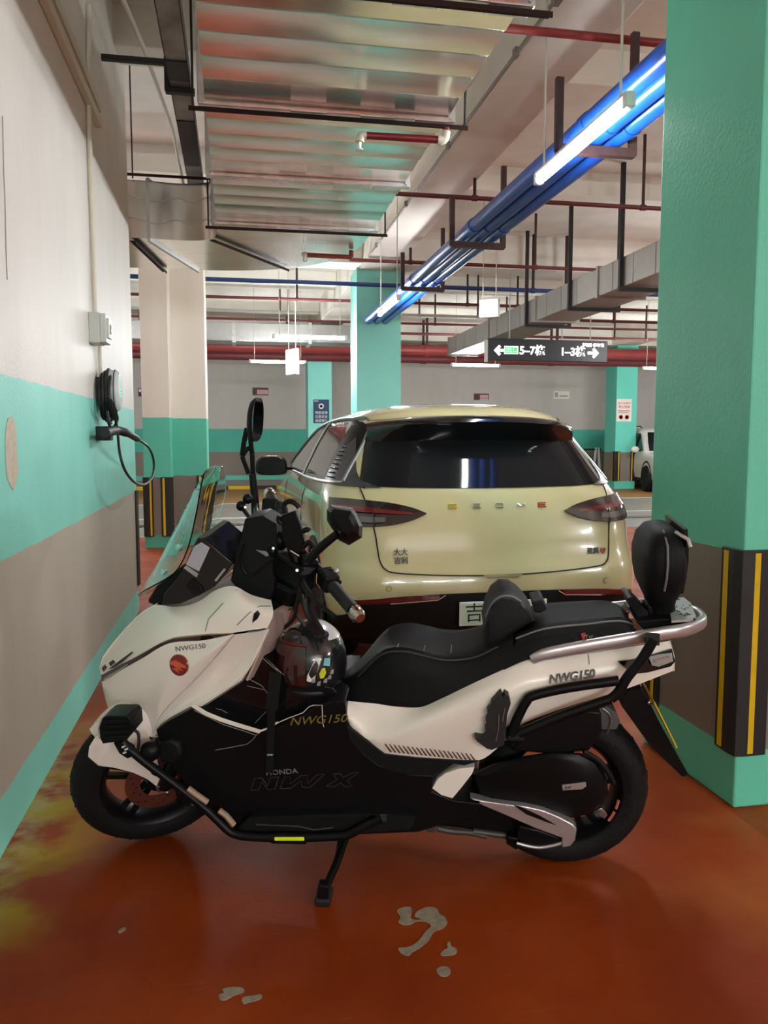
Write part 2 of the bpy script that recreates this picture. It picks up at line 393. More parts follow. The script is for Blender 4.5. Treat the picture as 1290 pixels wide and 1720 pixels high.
bands('col_r', [(0, srgb(100, 205, 185)), (.2, GREYB), (.93, srgb(100, 205, 185))])
e, o = column(9.36, 9.92, 18.7, 19.3, 'col_r', 'distant teal column in front of the white off-roader')
for cx, cy, a in ((9.36, 18.7, 0), (9.92, 18.7, math.pi/2)): cpart(e, guard(None, (cx, cy, 0), a, .2, .95, .14))
# stepped white pier on the left beyond the wall
bands('pier_paint', [(0, srgb(80, 170, 145)), (.16, GREYB), (.83, srgb(88, 190, 165)), (1.51, srgb(228, 222, 210))])
e, o = column(-1.05, -.74, 9.55, 10.3, 'pier_paint', 'white stepped pier with teal band beyond the charging wall', CEIL)
cpart(e, MB().box((-.745, 9.95, 0), (-.345, 10.6, CEIL)).build('shaft_step', 'pier_paint', None, smooth=0, bevel=.008))
for c, a in (((-.74, 9.55, 0), math.pi/2), ((-.345, 9.95, 0), math.pi/2)): cpart(e, guard(None, c, a, .14, .83, .125))
cpart(e, guard(None, (-1.05, 9.55, 0), 0, .14, .83, .10))
guard(wl, (XW, WALL_END, 0), math.pi, .2, .90, .10, M('guard_brown', srgb(48, 40, 34), .6), False)
# ---------------------------------------------------------------- galvanised air duct overhead
DZ, DT = 2.78, 3.20; DX0, DX1 = -.11, 1.0
duct = empty('air_duct', (.45, 4.0, DZ), 0, 'big galvanised air duct overhead turning left beyond the wall', 'duct')
def dp(o): o.parent = duct; o.matrix_parent_inverse = MX.Translation(-V(duct.location)); return o
fy = [1.7, 2.76, 3.78, 4.76, 5.80]
def duct_sheet(y0, y1, k):
    """one length of duct: four walls, the underside pressed into shallow steps"""
    m = MB(); ys = []
    for i in range(k):
        a = y0 + (y1 - y0) * i / k; b = y0 + (y1 - y0) * (i + 1) / k
        ys += [(a + .004, 0), (b - .030, -.010), (b - .004, -.002)]
    R = [[V((DX0, y, DZ + d)), V((DX1, y, DZ + d)), V((DX1, y, DT)), V((DX0, y, DT))] for y, d in ys]
    m.rings(R); return m.build('duct_section', 'galv', None, smooth=20)
for i in range(4): dp(duct_sheet(fy[i] + .02, fy[i+1] - .02, 5))
def flange(y):
    m = MB(); t = .032
    for a, b in (((DX0 - t, y - .03, DZ - t), (DX1 + t, y + .03, DZ + .002)), ((DX0 - t, y - .03, DT), (DX1 + t, y + .03, DT + t)), ((DX0 - t, y - .03, DZ), (DX0, y + .03, DT)), ((DX1, y - .03, DZ), (DX1 + t, y + .03, DT))): m.box(a, b)
    f = dp(m.build('flange', 'galv_flange', None, smooth=0, bevel=.004))
    for x in (DX0 - .01, DX1 + .012):
        b = MB().cyl((x, y - .042, DZ - .012), (x, y + .042, DZ - .012), .014, n=8).build('bolt', 'galv_flange', None); b.parent = f
    for k in range(3):                                        # cleats clipped over the joint
        x = DX0 + .42 + k * .27 + random.uniform(-.05, .05)
        c = MB().box((x, y - .040, DZ - t - .006), (x + .16, y + .040, DZ - t + .004)).build('cleat', 'galv_flange', None, smooth=0, bevel=.002); c.parent = f
for y in fy[1:]: flange(y)
# the elbow to the left: underside, inner and outer curved walls
outer = [(1.0, 5.82), (1.0, 6.15), (.96, 6.55), (.80, 6.95), (.52, 7.25), (.15, 7.43), (-.3, 7.5), (-.9, 7.5), (-1.6, 7.5)]
inner = [(-.11, 5.82), (-.11, 6.05), (-.12, 6.22), (-.16, 6.33), (-.26, 6.40), (-.42, 6.42), (-.62, 6.40), (-1.0, 6.40), (-1.6, 6.40)]
so = smoothpts([V((x, y, 0)) for x, y in outer], 4); si = smoothpts([V((x, y, 0)) for x, y in inner], 4)
R = [[V((a.x, a.y, DZ)), V((b.x, b.y, DZ)), V((b.x, b.y, DT)), V((a.x, a.y, DT))] for a, b in zip(si, so)]
dp(MB().rings(R).build('duct_elbow', 'galv', None, smooth=35))
def seam(i, mat='galv_flange', r=.012):
    a, b = si[i], so[i]
    P = [V((a.x, a.y, DZ - .008)), V((b.x, b.y, DZ - .008)), V((b.x, b.y, DT + .008)), V((a.x, a.y, DT + .008))]
    m = MB()
    for j in range(4): m.bar(P[j], P[(j+1) % 4], .022, .03)
    dp(m.build('seam', mat, None, smooth=0))
seam(24, 'galv_dull')
inn = [V((p.x, p.y - .004, 0)) for p in si[12:30]]
for z in (DZ + .13, DZ + .29): dp(MB().tube([V((p.x, p.y, z + .02 * math.sin(i))) for i, p in enumerate(inn)], .004, 5).build('stiffening_bead', 'galv_dull', None))
def angle_bar(p0, p1, mat='bar_brown', w=.04, name='hanger_bar'):
    d = (V(p1) - V(p0)).normalized(); s = d.cross(V((0, 0, 1))).normalized()
    m = MB().bar(p0, p1, w, .006); q = s * (w/2)
    m.bar(V(p0) + q - V((0, 0, w*.22)), V(p1) + q - V((0, 0, w*.22)), .006, w*.45)
    return dp(m.build(name, mat, None, smooth=0))
for y in (2.74, 3.76, 5.78): angle_bar((DX0 - .07, y, DZ - .050), (DX1 + .09, y, DZ - .050))
angle_bar((-.15, 6.28, DZ - .02), (.47, 7.24, DZ - .02)); angle_bar((-.74, 6.42, DZ - .02), (-.60, 7.52, DZ - .02)); 
angle_bar((-.78, 6.36, DT + .03), (-.12, 6.36, DT + .03))
for x, y in ((DX0 - .05, 2.71), (DX0 - .05, 3.72), (DX0 - .05, 5.74), (DX1 + .07, 3.72), (DX1 + .07, 5.74), (-.72, 6.36), (-.16, 6.36)):
    dp(MB().cyl((x, y, DZ - .05 if y < 6 else DT), (x, y, CEIL), .006, n=6).build('threaded_rod', 'steel_black', None))

# ---------------------------------------------------------------- red sprinkler branch under the duct
sp = empty('sprinkler_branch', (.8, 3.75, 2.66), 0, 'short red sprinkler pipe with elbow under the big duct', 'pipe')
def rp(root, o): o.parent = root; o.matrix_parent_inverse = MX.Translation(-V(root.location)); return o
rp(sp, MB().cyl((.60, 3.75, 2.66), (.955, 3.74, 2.66), .0165).build('red_pipe', 'pipe_red_bright', None))
rp(sp, MB().cyl((.985, 3.74, 2.69), (.985, 3.74, 2.716), .0165).build('riser', 'pipe_red_bright', None))
rp(sp, MB().tube(smoothpts([(.945, 3.74, 2.66), (.975, 3.74, 2.664), (.985, 3.74, 2.70)], 4), .021).build('elbow_fitting', 'pvc', None))
rp(sp, MB().tube(smoothpts([(.61, 3.75, 2.66), (.588, 3.75, 2.657), (.58, 3.75, 2.63)], 4), .020).build('end_elbow', 'pvc', None))
h = rp(sp, MB().cyl((.58, 3.75, 2.63), (.58, 3.75, 2.60), .010, .006).build('sprinkler_head', 'galv_flange', None))
b = MB().cyl((.58, 3.75, 2.598), (.58, 3.75, 2.594), .017).build('deflector', 'galv_flange', None); b.parent = h
sp2 = empty('sprinkler_branch', (.8, 7.6, 2.9), 0, 'red sprinkler pipe crossing just past the duct elbow', 'pipe')
a, b = at(512, 428, Z=2.72), at(590, 432, Z=2.72)
rp(sp2, MB().cyl(a, b, .018).build('red_pipe', 'pipe_red', None)); rp(sp2, MB().cyl(b, b + V((0, 0, .052)), .018).build('riser', 'pipe_red', None))
rp(sp2, MB().cyl(a, a - V((0, 0, .05)), .014).build('sprinkler_head', 'galv_flange', None)); rp(sp2, MB().ball(a, .026, 10, 6).build('elbow_fitting', 'pvc', None))

# ---------------------------------------------------------------- pipe runs across the garage
def xpipe(name, label, px, py, z, x0, x1, r, mat, drops=(), cat='pipe', clamp=True):
    y = at(px, py, Z=z).y
    e = empty(name, ((x0+x1)/2, y, z), 0, label, cat, 'pipes crossing the garage ceiling')
    rp(e, MB().cyl((x0, y, z), (x1, y, z), r, n=12).build('pipe', mat, None))
    for x in drops:
        rp(e, MB().cyl((x, y, z), (x, y, CEIL), r * .75, n=8).build('hanger_rod', mat if z < 3.3 else 'steel_dark', None))
        if clamp: rp(e, MB().cyl((x - .025, y, z), (x + .025, y, z), r * 1.35, n=12).build('clamp', mat, None))
    return e
PXs = lambda px, py, z: at(px, py, Z=z).x
xpipe('sprinkler_main', 'red and white sprinkler pipe passing right beside the duct', 980, 60, 3.42, 1.06, 8, .022, 'pipe_red', ())
xpipe('sprinkler_main', 'dark red pipe crossing under the beam behind the bright lamp', 800, 333, 3.40, PXs(665, 325, 3.4), 9.2, .020, 'pipe_red_dark', (PXs(800, 330, 3.4), PXs(1078, 350, 3.4), 6.0))
xpipe('sprinkler_main', 'dark red pipe crossing just above the teal column', 800, 445, 3.40, PXs(590, 432, 3.4), 9.2, .022, 'pipe_red_dark', (PXs(690, 440, 3.4), PXs(897, 450, 3.4)))
xpipe('blue_water_pipe', 'thin dark blue pipe running level across the garage', 700, 481, 3.30, -3.2, 8.5, .028, 'pipe_navy', (PXs(895, 488, 3.3), PXs(950, 490, 3.3)))
xpipe('sprinkler_main', 'dark red pipe just below the thin blue pipe', 700, 509, 3.30, -2.6, 7.6, .022, 'pipe_red_dark', (PXs(500, 500, 3.3), PXs(788, 510, 3.3), PXs(870, 514, 3.3)))
xpipe('grey_conduit', 'grey conduit running level behind the upper left lamp', 450, 524, 3.45, -3.2, PXs(535, 527, 3.45), .026, 'pipe_grey', (PXs(470, 525, 3.45),))
xpipe('sprinkler_main', 'thin maroon pipe behind the upper left hanging lamp', 450, 537, 3.35, -3.2, 8.5, .022, 'pipe_red_dark', (PXs(730, 545, 3.35), PXs(850, 548, 3.35), PXs(485, 537, 3.35)))
xpipe('grey_conduit', 'grey conduit crossing right of the teal column', 760, 531, 3.35, PXs(676, 528, 3.35), PXs(860, 535, 3.35), .022, 'pipe_grey', (PXs(705, 529, 3.35), PXs(805, 531, 3.35)))
xpipe('sprinkler_main', 'short dark red pipe right of the grey duct', 1040, 540, 3.15, PXs(975, 538, 3.15), 8.6, .024, 'pipe_red_dark', (PXs(1030, 540, 3.15),))
xpipe('sprinkler_main', 'thin dark red pipe above the direction sign', 1000, 568, 3.35, 3.2, 12, .026, 'pipe_red_dark', (PXs(940, 565, 3.35), PXs(1035, 568, 3.35), PXs(1085, 570, 3.35)))
for i, (py, z, r, mt, lb) in enumerate(((588, 3.31, .125, M('pipe_fire', srgb(150, 62, 60), .45, var=(3, .15)), 'thick red fire main along the far wall, upper one'), (605, 3.11, .10, M('pipe_fire2', srgb(108, 48, 50), .5, var=(3, .2)), 'thick dark red fire main along the far wall, lower one'))):
    e = empty('fire_main', (4, 18.3, z), 0, lb, 'pipe')
    Y_ = 18.3 + .36*i; z = CAMH + (z - CAMH)*Y_/18.3; e.location = (4, Y_, z)
    rp(e, MB().cyl((X0 + .05, Y_, z), (15, Y_, z), r, n=18).build('pipe', mt, None))
    for x in (-2, 1.2, 4.4, 7.6, 10.8):
        rp(e, MB().bar((x, Y_, z + r), (x, Y_, CEIL), .05, .05).build('hanger_post', 'steel_dark', None)); rp(e, MB().cyl((x - .06, Y_, z), (x + .06, Y_, z), r * 1.15, n=18).build('coupling', mt, None))
# grey duct across the back on the left, right hand duct along the aisle
e = empty('air_duct', (-.5, 16.2, 3.2), 0, 'pale galvanised duct across the back above the far lamps', 'duct')
for i, (xa, xb) in enumerate(((-8.5, -1.6), (-1.57, -.02), (.01, 1.45), (1.48, 2.9))):
    rp(e, MB().box((xa, 15.9, 3.15), (xb, 16.5, 3.50)).build('duct_section', 'galv_dull', None, smooth=0, bevel=.01))
    rp(e, MB().box((xb - .02, 15.87, 3.12), (xb + .05, 16.53, 3.53)).build('flange', 'galv_flange', None, smooth=0))
e = empty('air_duct', (4.2, 9, 2.8), 0, 'flat grey duct running back above the direction sign', 'duct')
yy = [4.4, 6.6, 8.35, 10.2, 12.2, 14.6]
for i in range(5):
    m = MB(); b_ = .018
    for k in range(1):
        m.box((3.93, yy[i] + .01, 2.83), (4.47, yy[i+1] - .01, 3.13))
    s = rp(e, m.build('duct_section', 'duct_grey', None, smooth=0, bevel=.008))
    for kx in (.3, .55, .8):
        y = yy[i] + (yy[i+1] - yy[i]) * kx
        q = MB().box((3.924, y, 2.835), (3.932, y + .02, 3.125)).build('bead', 'duct_grey', None, smooth=0); q.parent = s
    rp(e, MB().box((3.91, yy[i+1] - .02, 2.81), (4.49, yy[i+1] + .02, 3.15)).build('flange', 'duct_grey', None, smooth=0))
for y in (7.77, 9.05, 10.48):
    h = MB()
    h.bar((3.88, y, 2.80), (4.54, y, 2.80), .05, .04)
    for x in (3.90, 4.52): h.bar((x, y, 2.80), (x, y, CEIL), .04, .04, (0, 1, 0))
    rp(e, h.build('hanger_frame', 'steel_black', None, smooth=0))
# far hanger frames and droppers seen against the back of the hall
# ---------------------------------------------------------------- blue pipe bundle on hangers
for k, x in enumerate((1.80, 1.915, 2.03)):
    p = ('left hand of the three blue pipes under the beam', 'middle one of the three blue pipes under the beam', 'right hand of the three blue pipes under the beam')[k]
    e = empty('blue_pipe', (x, 6, 2.88), 0, p, 'pipe', 'blue pipe bundle')
    rp(e, MB().cyl((x, 3.14, 2.88), (x, 10.9, 2.88), .051, n=16).build('pipe', 'pipe_blue', None))
    for y in (3.95, 5.95, 8.0): rp(e, MB().cyl((x, y, 2.88), (x, y + .07, 2.88), .0565, n=16).build('coupling', 'pipe_blue', None))
    if k < 2: rp(e, MB().box((x + .050, 3.2, 2.878), (x + .057, 9.5, 2.886)).build('cable_strip', M('cable_pale', srgb(190, 200, 215), .4), None, smooth=0))
for i, y in enumerate((4.13, 6.25, 8.15)):
    m = MB(); m.bar((1.69, y, 2.80), (2.13, y, 2.80), .045, .045); m.bar((1.70, y, 2.79), (1.70, y, 3.16), .04, .03, (0, 1, 0)); m.bar((2.12, y, 2.79), (2.12, y, 3.42), .04, .03, (0, 1, 0))
    tag(m.build('pipe_hanger', 'steel_dark', None, smooth=0), ('dark steel hanger frame behind the bright lamp', 'dark steel hanger frame under the blue pipes midway', 'dark steel hanger frame under the blue pipes near the teal column')[i], 'hanger', 'blue pipe hangers')

bc_ = empty('beam_conduit', (1.69, 6, 3.56), 0, 'grey conduit clipped along the lower left edge of the long beam', 'conduit')
rp(bc_, MB().cyl((1.692, 2.9, 3.575), (1.692, 10.2, 3.575), .012, n=8).build('conduit', 'conduit_grey' if 'conduit_grey' in MATS else M('conduit_grey', srgb(128, 122, 114), .5), None))
for y in (3.9, 4.75, 6.3, 7.9, 9.6): rp(bc_, MB().box((1.672, y, 3.55), (1.70, y + .05, 3.60)).build('conduit_clip', 'conduit_grey', None, smooth=0))
rp(bc_, MB().box((1.66, 4.05, 3.53), (1.70, 4.17, 3.63)).build('junction_box', 'conduit_grey', None, smooth=0))
# ---------------------------------------------------------------- cable tray and conduits, upper left
tr = empty('cable_tray', (-.27, 4.5, 3.1), 0, 'dark-patched metal cable tray beside the duct at upper left', 'cable tray')
TZ = 3.30
rp(tr, MB().box((-.335, 2.4, TZ), (-.225, 9.3, TZ + .005)).build('tray_bottom', 'tray_metal', None, smooth=0))
for x in (-.340, -.228): rp(tr, MB().box((x, 2.4, TZ - .002), (x + .006, 9.3, TZ + .09)).build('tray_side', 'tray_dark', None, smooth=0))
for ya, yb2 in ((4.62, 4.86), (5.45, 6.3), (7.3, 9.2)): rp(tr, MB().box((-.334, ya, TZ - .006), (-.226, yb2, TZ + .001)).build('dark_patch', 'tray_dark', None, smooth=0))  # dark sheets laid over stretches of the tray bottom
for y in (4.96, 7.9, 9.0):
    h = MB(); h.bar((-.365, y, TZ - .02), (-.20, y, TZ - .02), .04, .03); h.bar((-.355, y, TZ - .02), (-.355, y, TZ + .16), .03, .03, (0, 1, 0)); rp(tr, h.build('tray_hanger', 'steel_black', None, smooth=0))
rp(tr, MB().bar((-.72, 5.0, TZ + .15), (-.34, 5.0, TZ + .15), .03, .03).build('wall_bracket', 'steel_black', None, smooth=0))
cb = MB().tube([(-.64, 2.8, 3.62), (-.60, 4.2, 3.62), (-.50, 5.2, 3.60), (-.42, 6.3, 3.55), (-.39, 7.4, 3.35)], .014, 8)
tag(cb.build('ceiling_conduit', 'pvc', None), 'cream conduit slanting along the ceiling left of the cable tray', 'conduit')
for k, x in enumerate((-.55, -.49)):
    pass
for k, z in enumerate((2.98, 3.06)):
    tag(MB().box((XW + .001, 2.6, z), (XW + .036, 4.78, z + .05)).build('wall_trunking', 'pvc', None, smooth=0, bevel=.004), ('lower cream trunking strip along the top of the left wall', 'upper cream trunking strip along the top of the left wall')[k], 'trunking')
yb = 4.41
tag(MB().tube(smoothpts([at(150, 10, X=XW + .016), at(149, 182, X=XW + .016), at(156, 400, X=XW + .016), at(160, 528, X=XW + .016)], 4), .013, 10).build('wall_conduit', 'pvc', None), 'cream conduit dropping down the wall to the grey switch box', 'conduit')
tag(MB().tube([at(167, 578, X=XW + .014), at(171, 700, X=XW + .014)], .011, 10).build('wall_conduit', 'pvc', None), 'short cream conduit between the switch box and the charger', 'conduit')

# ---------------------------------------------------------------- switch box and vehicle charger on the left wall
bz = [at(152, 527, X=XW).z, at(152, 577, X=XW).z]
sb = empty('switch_box', (XW, 4.40, bz[1]), 0, 'small grey switch box on the wall above the charger', 'switch box')
lid = rp(sb, MB().box((XW, 4.35, bz[1]), (XW + .055, 4.50, bz[0])).build('box_body', 'grey_plastic', None, smooth=0, bevel=.005))
rp(sb, MB().box((XW + .055, 4.352, bz[1] + .004), (XW + .085, 4.498, bz[0] - .004)).build('cover', 'grey_plastic', None, smooth=0, bevel=.004))
rp(sb, MB().box((XW + .085, 4.38, bz[1] + .03), (XW + .098, 4.475, bz[0] - .025)).build('breaker_window', 'white_plastic', None, smooth=0, bevel=.003))
rp(sb, MB().box((XW + .098, 4.40, bz[1] + .05), (XW + .104, 4.455, bz[0] - .055)).build('breaker', M('smoke', (.2, .21, .22), .2), None, smooth=0))
ch = empty('vehicle_charger', (XW, 4.55, 1.3), 0, 'wall mounted vehicle charger with black cable coil and plug holster', 'charger')
M('charger_white', srgb(206, 214, 214), .25); M('cable_black', (.014, .014, .015), .45)
yc = 4.56; zt = at(185, 614, X=XW + .1).z; zb_ = at(180, 690, X=XW + .1).z; zc = (zt + zb_) / 2; hh = (zt - zb_) / 2
def oval(x, y, ry, rz, n=24): return [V((x, y + ry * math.cos(q), zc + rz * math.sin(q))) for q in [2*math.pi*k/n for k in range(n)]]
rp(ch, MB().rings([oval(XW + .055, yc, .085, hh*.86), oval(XW + .06, yc, .10, hh*.97), oval(XW + .105, yc, .095, hh*.93), oval(XW + .118, yc, .075, hh*.8)]).build('housing', 'charger_white', None, smooth=30))
rp(ch, MB().box((XW, yc - .05, zc - hh*.6), (XW + .056, yc + .05, zc + hh*.6)).build('wall_plate', 'black_rubber', None, smooth=0))
rp(ch, MB().rings([oval(XW + .094, yc, .1015, hh*.985), oval(XW + .098, yc, .1015, hh*.985)]).build('dark_rim', 'cable_black', None))
for i in range(3): rp(ch, MB().box((XW + .1175, yc - .02, zc - .03 + i*.018), (XW + .121, yc + .02, zc - .024 + i*.018)).build('status_light', M('status_green', (.1, .6, .3), .3, emit=((.1, .9, .4), 1.2)), None, smooth=0))
for i in range(4):
    ry, rz = .125 + .006 * (i % 2), hh * 1.02 + .012 * (i % 3)
    rp(ch, MB().tube([V((XW + .030 + .016*i, yc + ry*math.cos(q), zc - .03 + rz*math.sin(q))) for q in [2*math.pi*k/28 for k in range(28)]], .0085, 8, closed=True).build('cable_loop', 'cable_black', None))
HX = XW + .05
p = lambda px, py, x: at(px, py, X=x)
rp(ch, MB().box(tuple(p(163, 740, XW) - V((0, .035, 0))), tuple(p(163, 716, XW) + V((.075, .045, 0)))).build('holster', 'black_rubber', None, smooth=0, bevel=.006))
h0 = p(176, 727, HX + .03)
nz = [h0, p(195, 723, XW + .10), p(214, 728, XW + .145), p(232, 738, XW + .17)]
rp(ch, MB().tube(smoothpts(nz, 4), [.026]*4 + [.024]*4 + [.019]*4 + [.014], 12).build('plug_handle', 'black_rubber', None))
cbl = smoothpts([p(232, 738, XW + .17), p(250, 752, XW + .19), p(258, 775, XW + .20), p(256, 800, XW + .20), p(243, 814, XW + .19), p(226, 810, XW + .17), p(210, 790, XW + .15), p(201, 760, XW + .13), p(197, 720, XW + .11), p(190, 690, XW + .10), p(180, 665, XW + .09)], 5)
rp(ch, MB().tube(cbl, .0075, 8).build('cable', 'cable_black', None))
rp(ch, MB().tube(smoothpts([p(186, 672, XW + .1), p(194, 690, XW + .105), p(197, 705, XW + .10), p(190, 718, XW + .095), p(183, 712, XW + .09), p(180, 690, XW + .085)], 5), .0075, 8).build('cable', 'cable_black', None))

# ---------------------------------------------------------------- lamps
def tube_lamp(a, b, mat, label, rods=True, r=.018, hw=.024):
    a, b = V(a), V(b); d = (b - a).normalized(); c = (a + b) / 2
    e = empty('tube_lamp', c, 0, label, 'lamp', 'hanging tube lamps')
    up = V((0, 0, 1))
    rp(e, MB().bar(a + up*(r + .012), b + up*(r + .012), hw, .018).build('housing', 'lamp_housing', None, smooth=0, bevel=.003))
    rp(e, MB().cyl(a + d*.02, b - d*.02, r, n=12).build('glowing_tube', mat, None))
    for q in (a, b): rp(e, MB().box(q + V((-.022, -.022, -.020)), q + V((.022, .022, .042))).build('end_cap', 'lamp_housing', None, smooth=0, bevel=.004))
    if rods:
        for q in (a + d*.08, b - d*.08): rp(e, MB().cyl(q + up*.04, V((q.x, q.y, CEIL if not (1.7 < q.x < 2.16) else BEAM_Z)), .006, n=6).build('rod', 'rod', None))
    return e
LZ = 2.70
tube_lamp((1.668, 3.29, LZ), (1.674, 4.34, LZ), 'lamp_tube_near', 'bright tube lamp hanging beside the blue pipes', True, .024, .048)
tube_lamp((1.66, 8.15, LZ), (1.66, 9.25, LZ), 'lamp_tube_mid', 'tube lamp hanging in front of the teal column')
tube_lamp((.55, 11.5, LZ), (1.57, 11.5, LZ), 'lamp_tube_far', 'upper of the two level lamps left of the teal column')
tube_lamp((.29, 15.25, LZ), (1.31, 15.25, LZ), 'lamp_tube_far', 'lower of the two level lamps left of the teal column')
tube_lamp((4.17, 15.25, LZ), (5.13, 15.25, LZ), 'lamp_tube_far', 'level tube lamp just below the direction sign')
for x, y, lb in ((-3.6, 11.5, 'unseen tube lamp added over the cross lane left of the stepped pier'), (-3.6, 15.25, 'unseen tube lamp added over the far bays left of the stepped pier'), (8.2, 15.25, 'unseen tube lamp added over the far bays behind the big pillar'), (8.2, 11.5, 'unseen tube lamp added over the cross lane behind the big pillar'), (12.3, 15.25, 'unseen tube lamp added over the far bays at the extreme right'), (12.3, 11.5, 'unseen tube lamp added over the cross lane at the extreme right'), (-.45, -9.0, 'unseen tube lamp added behind the viewer beside the left wall'), (1.2, -9.0, 'unseen tube lamp added over the lane well behind the viewer'), (2.9, -9.0, 'unseen tube lamp added over the lane behind the viewer to the right'), (4.6, -9.0, 'unseen tube lamp added over the lane behind the viewer far right')):  # lamps out of view, added to brighten the hall
    tube_lamp((x, y, LZ), (x + 1.05, y, LZ), 'fill_tube_back' if y < 0 else 'lamp_tube_far', lb)
for x, y, lb in ((6.4, 3.4, 'unseen tube lamp added over the next row of bays right of the pillar'), (6.4, 8.2, 'unseen tube lamp added over the next row, further back'), (12.5, 3.4, 'unseen tube lamp added two rows right of the pillar'), (1.56, -7.0, 'unseen tube lamp added under the beam behind the viewer'), (6.4, -2.2, 'unseen tube lamp added over the next row behind the viewer'), (-4.8, 3.4, 'unseen tube lamp added beyond the left wall, nearer'), (-4.8, 8.2, 'unseen tube lamp added beyond the left wall, further back')):  # more unseen lamps along the rows, added for fill light
    tube_lamp((x, y, LZ), (x, y + 1.07, LZ), 'fill_tube_back' if y < 0 else 'lamp_tube_far', lb)

# ---------------------------------------------------------------- direction sign, lit panels, notices
SY = 11.0; s0 = at(820, 605, Y=SY); s1 = at(1020, 609, Y=SY); zt = at(820, 568, Y=SY).z
sg = empty('direction_sign', ((s0.x+s1.x)/2, SY, s0.z), 0, 'black hanging direction sign with white arrows and building numbers', 'sign')
rp(sg, MB().box((s0.x, SY, s0.z), (s1.x, SY + .09, zt)).build('sign_case', 'sign_black', None, smooth=0, bevel=.006))
for k in (.18, .62, .86):
    x = s0.x + (s1.x - s0.x) * k; rp(sg, MB().cyl((x, SY + .045, zt), (x, SY + .045, CEIL - .3), .009, n=6).build('rod', 'rod', None))
rp(sg, MB().box((s0.x - .035, SY + .01, s0.z - .02), (s0.x - .002, SY + .08, zt - .02)).build('side_case', 'grey_plastic', None, smooth=0))
sw, sh = s1.x - s0.x, zt - s0.z
def sx(k): return s0.x + sw * k
def sz(k): return s0.z + sh * k
sp_ = lambda k, j, d=.004: V((sx(k), SY - d, sz(j)))
def stext(body, k, j, size, mat='sign_white', bold=.004, sxx=1): rp(sg, text('lettering', body, size, mat, frame(sp_(k, j), (1, 0, 0), (0, 0, 1)), None, .002, 'LEFT', bold=bold, sx=sxx))
def arrow(k, j, d, s):
    P = [(0, 0), (.55, .55), (.75, .35), (.52, .14), (1.25, .14), (1.25, -.14), (.52, -.14), (.75, -.35), (.55, -.55)]
    rp(sg, MB().prism([V((sx(k) + d*x*s, SY - .002, sz(j) + z*s)) for x, z in P], (0, -.004, 0)).tri().build('arrow', 'sign_white', None, smooth=0))
arrow(.045, .46, 1, .14)
rp(sg, MB().box(tuple(sp_(.13, .30, .006)), tuple(sp_(.245, .66, 0))).build('exit_plate', 'sign_white', None, smooth=0)); rp(sg, MB().box(tuple(sp_(.136, .325, .009)), tuple(sp_(.239, .635, .005))).build('exit_panel', 'sign_green', None, smooth=0))
rp(sg, text('lettering', '出口', .095, M('exit_letters', (1, 1, 1), .4, emit=((.85, 1, .88), 1.2)), frame(sp_(.140, .49, .012), (1, 0, 0), (0, 0, 1)), None, .001))
stext('5–7栋', .255, .46, .155); stext('1–3栋', .595, .44, .155); arrow(.925, .42, -1, .14)
stext('地面·停车场', .80, .78, .058, bold=.001); rp(sg, MB().box(tuple(sp_(.785, .70, .006)), tuple(sp_(.797, .88, 0))).build('bar_mark', 'sign_white', None, smooth=0))
# lit panels hanging further back
def lit_panel(px0, py0, px1, py1, Y, yaw, label):
    a, b = at(px0, py0, Y=Y), at(px1, py1, Y=Y); w = (b.x - a.x); h = a.z - b.z; c = (a + b) / 2
    e = empty('light_box', (c.x, Y, c.z), yaw, label, 'light box')
    MB().box((-w/2, -.03, -h/2), (w/2, .03, h/2)).build('case', 'grey_plastic', e, smooth=0, bevel=.004)
    MB().box((-w/2 + .015, -.036, -h/2 + .015), (w/2 - .015, -.028, h/2 - .015)).build('lit_face', 'panel_lit', e, smooth=0)
    for x in (-w/3, w/3): MB().cyl((x, 0, h/2), (x, 0, CEIL - c.z), .006, n=6).build('rod', 'rod', e)
lit_panel(806, 502, 838, 534, 9.2, -.6, 'small white lit panel hanging above the direction sign')
lit_panel(474, 586, 508, 630, 12.5, -1.1, 'tilted white panel hanging among the lamps left of the teal column')

def notice(name, px0, py0, px1, py1, Y, mat, label, X=None, bits=()):
    a, b = at(px0, py0, Y=Y - .004), at(px1, py1, Y=Y - .004)
    e = empty(name, ((a.x+b.x)/2, Y - .004, b.z), 0, label, 'sign')
    rp(e, MB().box((a.x, Y - .012, b.z), (b.x, Y - .001, a.z)).build('sheet', mat, None, smooth=0))
    W_, H_ = b.x - a.x, a.z - b.z
    for bit in bits:
        if bit[0] == 'rect':
            _, u0, v0, u1, v1, bm = bit; rp(e, MB().box((a.x + u0*W_, Y - .015, b.z + v0*H_), (a.x + u1*W_, Y - .0115, b.z + v1*H_)).build('print_block', bm, None, smooth=0))
        elif bit[0] == 'disc':
            _, u, v, r, bm = bit; rp(e, MB().cyl((a.x + u*W_, Y - .0118, b.z + v*H_), (a.x + u*W_, Y - .016, b.z + v*H_), r*W_, n=20).build('print_disc', bm, None))
        else:
            _, body, u, v, s, bm = bit; rp(e, text('lettering', body, s*W_, bm, frame((a.x + u*W_, Y - .0165, b.z + v*H_), (1, 0, 0), (0, 0, 1)), None, .001, 'CENTER'))
M('poster_navy', srgb(24, 62, 100), .5); M('poster_white', srgb(232, 226, 216), .5); M('ink_white', srgb(235, 235, 235), .5); M('ink_red', srgb(190, 70, 60), .5); M('ink_pink', srgb(215, 160, 165), .5); M('ink_maroon', srgb(70, 30, 34), .5)
